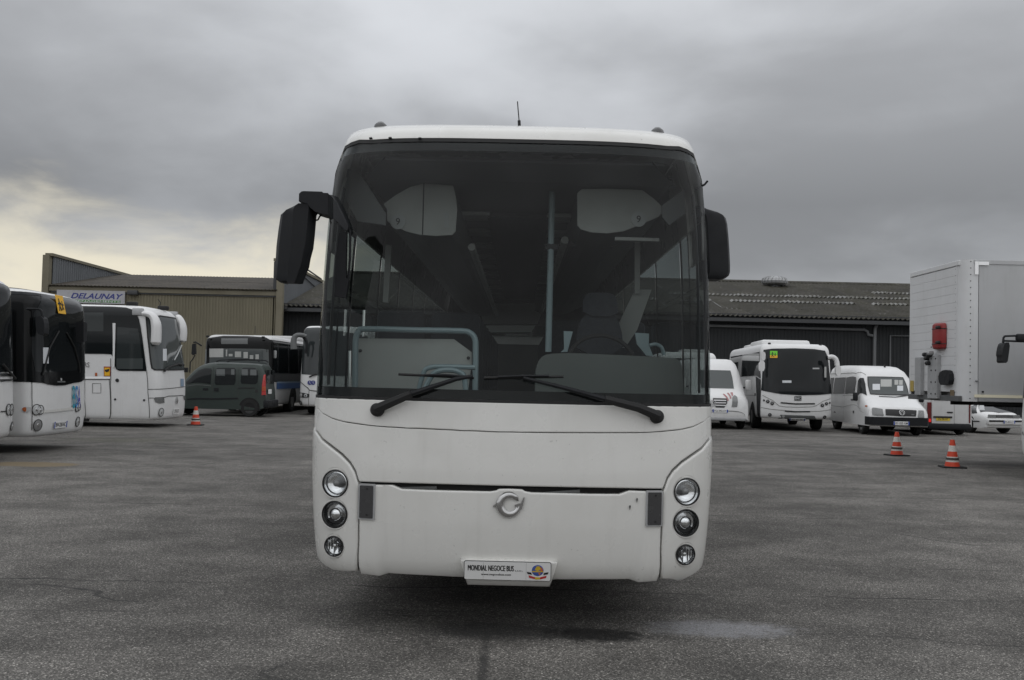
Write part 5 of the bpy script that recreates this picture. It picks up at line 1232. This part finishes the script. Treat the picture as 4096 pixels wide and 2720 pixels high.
# bus just outside the right edge: its bulging front and one mirror come into view
t, sh = bus('bus', 'white bus nose and black mirror poking in at the right edge', (9.19, 17.9, 0), R(-90), 2.5, 11, 3.2, .34, .2, .40, 3.0, group='vehicles parked along the right side')
sh.panel('windscreen', [(-1.4, 1.42), (1.4, 1.42), (1.4, 2.9), (-1.4, 2.9)], WIN, None, .006, .004, .12, px=False)
for P in ((905, 600, 990, 597, 1045, 597), (892, 632, 1045, 638), (905, 600, 895, 612, 892, 648)): MB().tube([t.hit(Z8(P[i], P[i + 1]), 'x', 1.25) for i in range(0, len(P), 2)], .018, 6).build('mirror_arm', BLACK, t.root)
MB().prism(chaikin([(p.y, p.z) for p in [t.hit(Z8(*q), 'x', 1.25) for q in ((888, 645), (924, 645), (912, 740), (904, 788), (872, 785), (874, 740), (868, 735), (873, 690))]], 1), 1.12, 1.34, 'yz').build('mirror', BLACK, t.root, False)
MB().box(t.hit(Z8(1030, 610), 'x', 1.25), (.1, .22, .12), None, .03).build('mirror_base', BLACK, t.root)
line(sh, Z8, (1030, 1265, 1038, 1290), .03)
for y in (1.8, 3.4, 5.0, 6.6, 8.2): a = side_a(sh, y, 1); sh.panel('side_window', [(a - .7, 1.4), (a + .7, 1.4), (a + .7, 2.8), (a - .7, 2.8)], WIN, None, .005, .004, .4, px=False)

# ---- vans and cars
def car(name, label, loc, rz, tab, m, wheels, wr, wx, cat='van', tum=.10, zb=.9, rim=RIM, group=None, arch=True):
    t = Thing(name, label, cat, loc, rz, group); sh = car_shell(t, tab, tum=tum, zb=zb); sh.lift, sh.smax = .009, .07; car_body(sh, 'body', m)
    for y in wheels:
        for s_ in (-1, 1):
            wheel(t, s_ * wx, y, wr, .2, rim)
            if arch:
                xs = s_ * (wx + .112); MB().prism([(y + (wr + .06) * math.cos(math.pi * k / 14), wr + (wr + .06) * math.sin(math.pi * k / 14) * 1.0) for k in range(15)] + [(y - wr - .06, .22), (y + wr + .06, .22)], xs - s_ * .13, xs - s_ * .02, 'yz').build('wheel_arch', UNDER, t.root, False)
    return t, sh
# dark green van
t, sh = car('van', 'dark green small van with roof rails and red tail lamp, parked at left', (-12.62, 37.45, 0), R(-90), [(0, .3, .55, .68, 4), (.06, .26, .76, .77, 4), (.3, .25, .94, .82, 5), (.8, .25, 1.06, .835, 6), (.95, .25, 1.12, .835, 6), (1.45, .25, 1.66, .835, 7), (1.75, .25, 1.83, .835, 8), (2.2, .25, 1.90, .835, 9), (3.4, .25, 1.89, .83, 9), (3.8, .27, 1.84, .825, 9), (3.93, .32, 1.62, .80, 8), (3.985, .38, 1.05, .77, 7), (4.0, .42, .85, .74, 6)], GREEN, (.85, 3.45), .31, .735, rim=RIMD, group='vehicles parked along the left side')
for P in ((165, 1125, 215, 1080, 300, 1000, 360, 978, 432, 978, 435, 1000, 425, 1140, 175, 1140), (482, 985, 500, 972, 675, 972, 690, 990, 685, 1120, 670, 1148, 480, 1148, 466, 1125), (752, 980, 770, 970, 890, 972, 915, 1000, 922, 1060, 915, 1125, 895, 1140, 750, 1135, 738, 1115)): 
    o = sh.panel('side_window', pts(Z6, *P), WIN, None, .004, .003, .15)
for q in ((485, 985, 575, 1055), (640, 985, 675, 1045), (750, 985, 815, 1050), (840, 990, 905, 1050)): rect(sh, 'far_window', Z6, *q, WINP, None, .007)
line(sh, Z6, (455, 960, 452, 1100, 440, 1280), .014); line(sh, Z6, (712, 960, 715, 1000, 712, 1300), .014); line(sh, Z6, (180, 1162, 430, 1160), .018, INMID)
sh.strip('door_rail', pts(Z6, 712, 1182, 890, 1180), .035, INK, None, .006); sh.strip('side_moulding', pts(Z6, 180, 1300, 440, 1296, 710, 1290), .05, BLACK, None, .008)
tl_ = sh.panel('tail_lamp', pts(Z6, 978, 1045, 996, 1042, 1000, 1258, 958, 1258, 962, 1150), RED, None, .010, .01, .2); rect(sh, 'indicator_lens', Z6, 962, 1170, 997, 1215, mat('amber_dark', (.40, .06, .015), .3), tl_, .014)
rect(sh, 'fuel_flap', Z6, 893, 1198, 918, 1228, INK); rect(sh, 'door_handle', Z6, 462, 1180, 510, 1215, BLACK, None, .015, .01); rect(sh, 'door_handle', Z6, 345, 1182, 400, 1205, BLACK, None, .015, .01)
P = [t.hit(Z6(*q), 'x', .66) for q in ((485, 905), (520, 890), (700, 880), (880, 884), (915, 890), (938, 908))]; MB().tube(P, .022, 6).build('roof_rail', BLACK, t.root)
MB().tube([Vector((-.66, p.y, p.z)) for p in P], .022, 6).build('roof_rail', BLACK, t.root)
MB().box((0, 4.0, .46), (1.6, .22, .28), None, .05).build('rear_bumper', BLACK, t.root); MB().box((0, .03, .46), (1.5, .2, .26), None, .05).build('front_bumper', BLACK, t.root)
MB().box((0, 3.955, 1.42), (1.2, .04, .5), Matrix.Rotation(0, 4, 'X'), .01).build('rear_window', WIN, t.root)
MB().box((.3, 4.035, .9), (.5, .012, .16)).build('number_plate', PLATE, t.root)
# white van with red stripes
t, sh = car('van', 'white van with faded red stripes on its bonnet, against the big coach at right', (7.12, 35.4, 0), R(-2), [(0, .38, .62, .84, 4), (.05, .32, .98, .95, 7), (.13, .3, 1.10, .985, 8), (.6, .3, 1.38, .995, 10), (1.2, .3, 2.02, .995, 12), (1.5, .3, 2.28, .99, 11), (1.9, .3, 2.42, .985, 10), (5.8, .3, 2.44, .985, 11), (5.9, .35, 2.35, .97, 10)], WHITE2, (.95, 4.6), .34, .86, group='vehicles parked along the right side')
hx = 267
def mir(P): return [t.hit(Z7(P[i], P[i + 1]), 'y', 0) for i in range(0, len(P), 2)]
def both(name, P, m, off=.006, rc=0):
    ab = [sh.ab(q) for q in pts(Z7, *P)]; 
    for s_ in (1, -1): sh.panel(name, [(a * s_, b_) for a, b_ in ab], m, None, off, .004, .12, px=False, rc=rc)
cz = sh.ab(Z7(134, 700))[0]
r_ = [sh.ab(q) for q in pts(Z7, 318, 480, 340, 560, 355, 668)]
sh.panel('windscreen', [(a, b_) for a, b_ in r_] + [(-a, b_) for a, b_ in reversed(r_)], WINP, None, .006, .004, .12, px=False)
r_ = [sh.ab(q) for q in pts(Z7, 282, 772, 286, 820, 255, 868)]; gr = sh.panel('grille', [(a, b_) for a, b_ in r_] + [(-a, b_) for a, b_ in reversed(r_)], INK, None, .004, .003, .12, px=False)
for y in (790, 815, 842): a = abs(sh.ab(Z7(275, y))[0]); bb = sh.ab(Z7(134, y))[1]; sh.strip('grille_bar', [(-a, bb), (0, bb), (a, bb)], .035, WHITE2, gr, .012, px=False)
a = abs(sh.ab(Z7(255, 915))[0]); b0, b1 = sh.ab(Z7(134, 895))[1], sh.ab(Z7(134, 938))[1]; sh.panel('lower_grille', [(-a, b0), (a, b0), (a * .9, b1), (-a * .9, b1)], INK, None, .006, .004, .12, px=False)
both('headlamp', (338, 765, 360, 738, 382, 750, 388, 860, 332, 862), LENSM, .008)
roundel(sh, Z7(135, 820), .10, .02)
for q in ((355, 928),): a, b_ = sh.ab(Z7(*q)); sh.lamp('fog_lamp', (a, b_), .055, px=False); sh.lamp('fog_lamp', (-a, b_), .055, px=False)
for P in ((238, 728, 252, 725, 302, 790, 290, 800), (282, 718, 297, 714, 330, 770, 318, 778), (318, 712, 342, 708, 348, 745, 335, 748)): sh.panel('red_stripe', pts(Z7, *P), REDST, None, .008, .002, .2)
M = sh.frame(sh.ab(Z7(133, 970)), .03); M = Matrix.Translation((0, -.02, sh.pos(*sh.ab(Z7(133, 970))).z)) @ Matrix.Rotation(R(90), 4, 'X'); plate(sh, None, 'EQ-342-ST', wd=.52, ht=.11, M=M, band=True)
for s_ in (-1, 1): MB().box((s_ * 1.13, 1.05, 1.52), (.2, .14, .36), None, .05).build('mirror', WHITE2, t.root); MB().box((s_ * 1.0, 1.1, 1.42), (.14, .06, .06)).build('mirror_arm', BLACK, t.root)
MB().box((0, .1, .36), (1.75, .22, .14), None, .04).build('front_bumper', STEEL, t.root)
# white minibus
t, sh = car('minibus', 'white high-roof minibus with notice in windscreen, between midi coach and trailer', (12.42, 33.3, 0), R(-3), [(0, .40, .52, .82, 4), (.04, .34, .74, .90, 4), (.12, .3, .90, .935, 7), (.35, .3, .99, .95, 8), (.95, .3, 1.24, .965, 9), (1.02, .3, 1.30, .965, 10), (1.50, .3, 1.88, .965, 11), (1.72, .3, 2.06, .965, 10), (2.05, .3, 2.20, .96, 9), (2.6, .3, 2.27, .955, 9), (5.5, .3, 2.30, .955, 8), (5.6, .35, 2.2, .94, 8)], WHITE2, (.95, 4.3), .33, .84, group='vehicles parked along the right side')
H_ = [sh.ab(q) for q in pts(Z7, 1985, 549)] + [sh.ab(q) for q in pts(Z7, 1760, 546, 1766, 640, 1787, 726)]; H_ = [(0, H_[0][1])] + H_[1:] + [(0, H_[-1][1] - .03)]
wo_ = dd(H_ + [(-a, b_) for a, b_ in reversed(H_)])
ws_ = sh.panel('windscreen', wo_, WINP, None, .006, .004, .12, px=False); sh.strip('windscreen_seal', wo_, .03, RUBBER, None, .008, px=False, closed=True)
for q in ((1810, 622, 1888, 684), (2068, 640, 2130, 694)): rect(sh, 'paper_notice', Z7, *q, PAPER, ws_, .012)
for q in ((1895, 575, 2010, 650), (2040, 580, 2080, 630), (2088, 582, 2125, 632)): rect(sh, 'far_window', Z7, *q, INGREY, ws_, .010)
sh.strip('cowl_vent', pts(Z7, 1878, 752, 2050, 760, 2300, 768), .05, INK, None, .010)
for P in ((1662, 580, 1680, 558, 1718, 558, 1735, 620, 1752, 742, 1652, 744), (1540, 552, 1638, 548, 1640, 600, 1622, 722, 1525, 724), (1420, 556, 1532, 550, 1515, 720, 1400, 722)): sh.panel('side_window', pts(Z7, *P), WIN, None, .006, .003, .15)
sh.panel('side_window', pts(Z7, 1375, 555, 1408, 554, 1390, 722, 1372, 722), WIN, None, .006, .003, .15)
for P in ((1648, 560, 1640, 760, 1690, 905, 1720, 920), (1520, 740, 1505, 1000), (1372, 845, 1500, 860, 1690, 880), (1640, 760, 1500, 738)): line(sh, Z7, P, .012, SEAML)
sh.strip('roof_joint', pts(Z7, 1372, 515, 1500, 510, 1640, 510, 1740, 525), .02, SEAML, None, .005)
gr = sh.panel('grille', pts(Z7, 1945, 884, 2100, 888, 2272, 898, 2265, 962, 2100, 958, 1948, 948), INK, None, .008, .004, .12)
roundel(sh, Z7(2116, 922), .085, .022); text('lettering', 'TDI', .04, STICK, gr, sh.frame(sh.ab(Z7(2230, 943)), .018))
sh.panel('headlamp', pts(Z7, 1808, 872, 1860, 874, 1915, 882, 1927, 955, 1860, 952, 1808, 948), LENSM, None, .008, .004, .1); sh.panel('headlamp', pts(Z7, 2290, 898, 2345, 900, 2350, 978, 2284, 974), LENSM, None, .008, .004, .1)
MB().prism([(.02, -.93), (-.09, -.86), (-.11, -.5), (-.11, .5), (-.09, .86), (.02, .93), (.35, .985), (.35, -.985)], .34, .60, 'xy', Matrix(((0, 1, 0, 0), (1, 0, 0, 0), (0, 0, 1, 0), (0, 0, 0, 1)))).build('front_bumper', BLACK, t.root, False)
zpl = t.hit(Z7(2115, 1032), 'y', -.13); plate(sh, None, 'BY-325-XM', wd=.50, ht=.115, M=Matrix.Translation(zpl) @ Matrix.Rotation(R(90), 4, 'X'))
for q in ((1600, 785), (1638, 785)): rect(sh, 'door_handle', Z7, q[0] - 12, q[1] - 8, q[0] + 12, q[1] + 8, INK, None, .012, .01)
rect(sh, 'side_marker', Z7, 1735, 845, 1758, 858, AMBER); rect(sh, 'wear_mark', Z7, 1608, 900, 1618, 925, INK)
MB().box((-1.07, 1.15, 1.22), (.16, .12, .28), None, .04).build('mirror', BLACK, t.root); MB().box((1.07, 1.15, 1.22), (.16, .12, .28), None, .04).build('mirror', BLACK, t.root)
p = t.hit(Z7(1938, 432), 'y', 2.2); MB().box(p, (.05, .08, .09), None, .01).build('roof_aerial', RUBBER, t.root)
# small white van seen from behind
t, sh = car('van', 'small white van seen from behind, under the trailer front, yellow number plate', (14.62, 39.0, 0), R(180), [(0, .3, .55, .66, 4), (.06, .26, .76, .76, 4), (.3, .25, .94, .80, 5), (.9, .25, 1.12, .81, 6), (1.45, .25, 1.65, .81, 7), (2.0, .25, 1.84, .81, 8), (3.9, .25, 1.84, .81, 8), (4.1, .27, 1.80, .805, 8), (4.16, .3, 1.7, .80, 8)], WHITE3, (.8, 3.4), .31, .70, group='vehicles parked along the right side')
def bk(x, y, off=4.175): return t.hit(Z8(x, y), 'y', off)
def bslab(name, x0, y0, x1, y1, m, d=.02, par=None, off=4.165):
    a, c = bk(x0, y0), bk(x1, y1); return MB().box(((a.x + c.x) / 2, off + d / 2, (a.z + c.z) / 2), (abs(a.x - c.x), d, abs(a.z - c.z)), None, min(.012, d * .4)).build(name, m, par or t.root, False)
o1 = bslab('rear_door', 396, 1020, 549, 1212, WHITE3, .02); o2 = bslab('rear_door', 553, 1020, 650, 1212, WHITE3, .02)
bslab('tail_lamp', 364, 1060, 392, 1205, REDD, .03); bslab('tail_lamp', 656, 1060, 664, 1205, REDD, .02)
bslab('lit_tail_lamp', 372, 1175, 388, 1198, mat('lit_red', (.5, .01, .01), .3, emit=((1, .03, .02), .35)), .012, None, 4.196)
bslab('plate_moulding', 405, 1156, 536, 1172, INK, .03, o1, 4.187); bslab('door_handle', 500, 1126, 540, 1136, INK, .03, o1, 4.187)
a = bk(472, 1178); plate(sh, None, 'DN-784-WY', True, wd=.46, ht=.11, M=Matrix.Translation((a.x, 4.20, a.z)) @ Matrix.Rotation(R(180), 4, 'Z') @ Matrix.Rotation(R(90), 4, 'X'), band=False, parent=o1)
a, c = bk(362, 1212), bk(664, 1248); MB().box(((a.x + c.x) / 2, 4.17, (a.z + c.z) / 2), (abs(a.x - c.x), .24, .2), None, .05).build('rear_bumper', BLACK, t.root)
bslab('rear_window', 410, 985, 640, 1052, WIN, .01, None, 4.19)
# white saloon car
t, sh = car('car', 'white saloon car with black bumper strip, far right behind the trailer', (17.35, 36.6, 0), R(18), [(0, .28, .48, .70, 4), (.05, .22, .68, .78, 5), (.2, .2, .76, .82, 5), (1.1, .2, .92, .845, 6), (1.25, .2, .97, .845, 6), (1.9, .2, 1.36, .84, 6), (2.3, .2, 1.41, .84, 6), (3.2, .2, 1.38, .84, 6), (3.75, .2, 1.0, .84, 6), (4.35, .25, .92, .80, 5), (4.4, .4, .8, .75, 4)], WHITE2, (.85, 3.5), .30, .74, 'car', .20, .86, group='vehicles parked along the right side')
ws_ = sh.panel('windscreen', pts(Z8, 722, 1080, 800, 1074, 940, 1074, 975, 1132, 860, 1134, 735, 1132), WIN, None, .006, .003, .1)
rect(sh, 'paper_notice', Z8, 728, 1085, 765, 1118, STICK, ws_, .010)
sh.panel('side_window', pts(Z8, 668, 1090, 705, 1078, 712, 1085, 712, 1138, 668, 1140), WIN, None, .006, .003, .1)
def fr_(name, x0, x1, z0, z1, m, d=.02, y=-.0): return MB().box(((x0 + x1) / 2, y, (z0 + z1) / 2), (x1 - x0, d, z1 - z0), None, .004).build(name, m, t.root, False)
for s_ in (-1, 1): MB().prism([(s_ * .36, .56), (s_ * .70, .57), (s_ * .66, .68), (s_ * .36, .67)], .0, .06).build('headlamp', LENSM, t.root, False)
gr = fr_('grille', -.35, .35, .57, .67, INK, .06, .03)
for z in (.59, .615, .64): MB().box((0, -.004, z), (.68, .012, .008)).build('grille_bar', RIM, gr, False)
MB().box((0, -.01, .43), (1.54, .16, .22), None, .05).build('front_bumper', WHITE2, t.root); MB().box((0, -.095, .46), (1.5, .03, .06), None, .01).build('bumper_strip', BLACK, t.root)
plate(sh, None, 'PN-803-CC', wd=.5, ht=.11, M=Matrix.Translation((.1, -.115, .43)) @ Matrix.Rotation(R(90), 4, 'X')); fr_('lower_intake', -.5, .5, .28, .34, INK, .06, .06)
for s_ in (-1, 1): MB().box((s_ * .87, 1.45, .98), (.16, .09, .12), None, .03).build('mirror', BLACK, t.root)
sh.strip('side_moulding', pts(Z8, 670, 1192, 730, 1194), .05, BLACK, None, .008)

# ------------------------------------------------------------------ box trailer
YN = 20.3; q = at_depth(*Z8(692, 200), YN)
tr_ = Thing('box_trailer', 'pale grey box trailer with red extinguisher case on its front wall, right', 'trailer', (8.80, YN, 0), 0, None); T0 = tr_.root
Wt, Lt, ZB, ZT = 2.70, 9.0, 1.33, 4.08
zb0 = tr_.hit(Z8(640, 1055), 'y', 0).z; zt0 = tr_.hit(Z8(660, 66), 'y', 0).z; ZB, ZT = zb0, zt0
MB().box((Lt / 2 + .06, Wt / 2, (ZB + ZT) / 2), (Lt - .1, Wt - .06, ZT - ZB - .06)).build('box_core', TRAILER, T0, False)
nb = 14; hb_ = (ZT - .12 - (ZB + .18)) / nb
for k in range(nb): MB().box((-.012, Wt / 2 + .02, ZB + .18 + (k + .5) * hb_), (.05, Wt - .34, hb_ - .003), None, .0012).build('front_board', TRAILER2, T0, False)
MB().box((-.015, Wt / 2, ZT - .055), (.07, Wt - .2, .10), None, .01).build('top_rail', TRAILER2, T0, False); MB().box((-.02, Wt / 2, ZB + .05), (.07, Wt - .1, .11), None, .01).build('bottom_rail', INMID2, T0, False)
# rounded corner extrusions
for yc, sg_ in ((.17, -1), (Wt - .06, 1)):
    r = .20 if sg_ < 0 else .08; P = [(.10 + r, yc + sg_ * (r - .02))] if False else []
    cx_, cy_ = -.03 + r, (r - .01 if sg_ < 0 else Wt - r + .01)
    P = [(cx_ - r * math.cos(R(a)), cy_ + sg_ * r * math.sin(R(a))) for a in range(0, 91, 10)] + [(cx_ + .12, cy_ + sg_ * r), (cx_ + .12, cy_ + sg_ * (r - .03)), (cx_, cy_)]
    P = [(-.03, cy_ - sg_ * .10)] + P
    MB().prism(P, ZB, ZT, 'xy').build('corner_post', TRAILER2, T0)
for k in range(22):
    z = ZB + .06 + k * (ZT - ZB - .1) / 21
    for x, y, ry in ((.14, -.012, 0), (-.032, .27, 90)): MB().lathe([(.012, 0), (.008, .006), (.0005, .008)], Matrix.Translation((x, y, z)) @ (Matrix.Rotation(R(90), 4, 'X') if not ry else Matrix.Rotation(R(-90), 4, 'Y')), 6).build('rivet', SEAM, T0)
x = .30
for wd in (1.05, .26, 1.2, 1.2, 1.2, 1.2, 1.2): MB().box((x + wd / 2, .012, (ZB + ZT) / 2 + .02), (wd - .008, .04, ZT - ZB - .20), None, .004).build('side_panel', TRAILER, T0, False); x += wd
MB().box((Lt / 2 + .1, .0, ZT - .045), (Lt - .2, .05, .09), None, .01).build('side_top_rail', TRAILER, T0, False); MB().box((Lt / 2 + .15, .0, ZB + .06), (Lt - .3, .07, .12), None, .01).build('side_bottom_rail', STEEL, T0, False)
def tp(x, y): return tr_.hit(Z8(x, y), 'y', -.03)
def tape(x0, y0, x1, y1, m, name='reflective_tape'):
    a, c = tp(x0, y0), tp(x1, y1); MB().box(((a.x + c.x) / 2, -.031, (a.z + c.z) / 2), (abs(c.x - a.x), .022, abs(a.z - c.z))).build(name, m, T0, False)
tape(697, 80, 720, 171, REFTAPE); tape(722, 82, 793, 106, REFTAPE); tape(693, 1006, 1034, 1034, REFTAPEY); a = tp(1034, 1020); MB().box((a.x + 1.2, -.034, a.z), (1.9, .022, .11)).build('reflective_tape', REFTAPEY, T0, False)
tape(700, 910, 718, 916, INK, 'small_label'); tape(745, 982, 757, 994, INK, 'small_label')
def tf(x, y, o=-.04): return tr_.hit(Z8(x, y), 'x', o)
# extinguisher case
a, c = tf(412, 600, -.06), tf(500, 600, -.06); zt1, zb1 = tf(456, 512).z, tf(456, 692).z; yc = (a.y + c.y) / 2; hy = abs(a.y - c.y) / 2
ex = Thing('extinguisher_case', 'red plastic extinguisher case strapped to the trailer front', 'extinguisher case', tr_.M @ Vector((-.045, yc, zb1)))
P = [(-.15 * math.sin(R(q)), .85 * hy * math.cos(R(q))) for q in range(0, 181, 15)]
m = MB(); hh = zt1 - zb1; rings = [(0, .75), (.03, .95), (.08, 1), (hh - .08, 1), (hh - .03, .95), (hh, .75)]; vs = []; fs = []; n = len(P)
for z, k in rings: vs += [(x * k, y * k, z) for x, y in P]
for j in range(len(rings) - 1):
    for i in range(n): fs.append([j * n + i, j * n + (i + 1) % n, (j + 1) * n + (i + 1) % n, (j + 1) * n + i])
fs += [list(range(n)), list(range((len(rings) - 1) * n, len(rings) * n))]; m.add(vs, fs).build('case', EXT, ex.root)
for z in (.2 * hh, .78 * hh):
    MB().tube([(x * 1.02, y * 1.02, z) for x, y in P], .008, 5).build('strap', INK, ex.root); MB().box((-.13, -hy * .5, z + .03), (.05, hy * .5, .05), None, .01).build('buckle', INK, ex.root)
# connection frame and document box
a, c = tf(300, 900), tf(458, 900); z1, z0 = tf(330, 740).z, tf(420, 1035).z
cf = MB().box((-.07, c.y + (a.y - c.y) * .21, (z0 + z1) / 2), (.1, abs(a.y - c.y) * .40, z1 - z0), None, .01).build('coupling_plate', STEEL, T0, False)
MB().box((-.07, a.y - (a.y - c.y) * .14, (z0 + z1) / 2 + .02), (.1, abs(a.y - c.y) * .26, z1 - z0 - .08), None, .01).build('coupling_plate', STEEL, T0, False)
rr_ = random.Random(5)
for k in range(10): MB().lathe([(.018, 0), (.014, .012), (.0005, .014)], Matrix.Translation((-.122, c.y + .06 + (k % 2) * .22, z0 + .1 + (k // 2) * .24)) @ Matrix.Rotation(R(-90), 4, 'Y'), 8).build('bolt', INK, cf)
for dy, dz, m_ in ((.30, .0, INK), (.42, -.06, INK), (.5, .02, INK), (.36, -.16, INK), (.25, .05, STEEL)):
    MB().lathe([(.045, 0), (.045, .1), (.03, .12), (.0005, .125)], Matrix.Translation((-.1, c.y + dy, z1 + dz)) @ Matrix.Rotation(R(-90), 4, 'Y'), 10).build('air_coupling', m_, cf)
P = [tf(*q) for q in ((473, 862), (512, 833), (548, 845), (552, 930), (525, 942), (480, 940))]; MB().prism(chaikin([(p.y, p.z) for p in P], 1), -.14, -.04, 'yz').build('document_box', BLACK, T0, False)
a, c = tf(247, 910), tf(270, 985); MB().box((-.045, (a.y + c.y) / 2, (a.z + c.z) / 2), (.006, abs(a.y - c.y), abs(a.z - c.z))).build('warning_label', mat('yellow_label', (.45, .33, .08), .6), T0, False)
a, c = tf(525, 975), tf(552, 1020); MB().box((-.045, (a.y + c.y) / 2, (a.z + c.z) / 2), (.004, abs(a.y - c.y), abs(a.z - c.z))).build('rust_patch', mat('rust_patch', (.20, .15, .09), .8, dirt=.4, dscale=20), T0, False)
for y in (.55, Wt - .55): MB().box((Lt / 2 + .3, y, ZB - .05), (Lt - .8, .14, .10)).build('chassis_rail', UNDER, T0, False)
MB().box((Lt / 2 + .1, .08, ZB - .03), (Lt - .3, .10, .06)).build('side_rail', UNDER, T0, False)
for y in (.45, Wt - .45):
    MB().box((2.6, y, .62), (.14, .14, 1.2)).box((2.6, y, .03), (.34, .34, .06)).build('landing_leg', STEEL, T0, False)
for x in (6.2, 7.5):
    for y in (.2, Wt - .2): o = wheel(tr_, 1, 0, .5, .36, RIM); o.location = (x, y, .5); o.rotation_euler = (R(90) if y < 1 else R(-90), 0, 0)

# ------------------------------------------------------------------ traffic cones
def cone(px, py, rz, label, h=.54):
    g_ = ground_at(px, py); t = Thing('traffic_cone', label, 'traffic cone', (g_.x, g_.y, 0), rz, 'orange traffic cones'); s_ = h / .54
    MB().prism(rrect(.44 * s_, .44 * s_, .04), 0, .03, 'xy').build('base', RUBBER, t.root, False)
    def rad(z): return (.148 - (.148 - .040) * (z / .54) ** .92) * s_
    for nm, z0, z1, m_ in (('cone_foot', .03, .115, CONE_R), ('white_band', .115, .155, CONE_W), ('dark_band', .155, .195, CONE_B), ('white_band', .195, .215, CONE_W), ('cone_body', .215, .315, CONE_R), ('white_band', .315, .43, CONE_W), ('cone_top', .43, .54, CONE_R)):
        e = .012 if nm == 'dark_band' else 0; P = [(rad(z0) + e, z0 * s_), (rad((z0 + z1) / 2) + e, (z0 + z1) / 2 * s_), (rad(z1) + e, z1 * s_)]
        MB().lathe(P + ([(.0005, z1 * s_ + .004)] if nm == 'cone_top' else []), None, 24, cap=(nm == 'cone_top')).build(nm, m_, t.root)
    return t
cone(782, 1701, R(8), 'orange and white traffic cone in front of the horn-mirrored coach, left')
cone(450 / 1.7424 * 0 + 2780 + 1406 / 1.7424, 1000 + 1433 / 1.7424, R(12), 'orange and white traffic cone in front of the minibus, farther of the right pair', .54)
cone(2780 + 1793 / 1.7424, 1000 + 1517 / 1.7424, R(-6), 'orange and white traffic cone under the trailer front, nearest the right edge', .55)
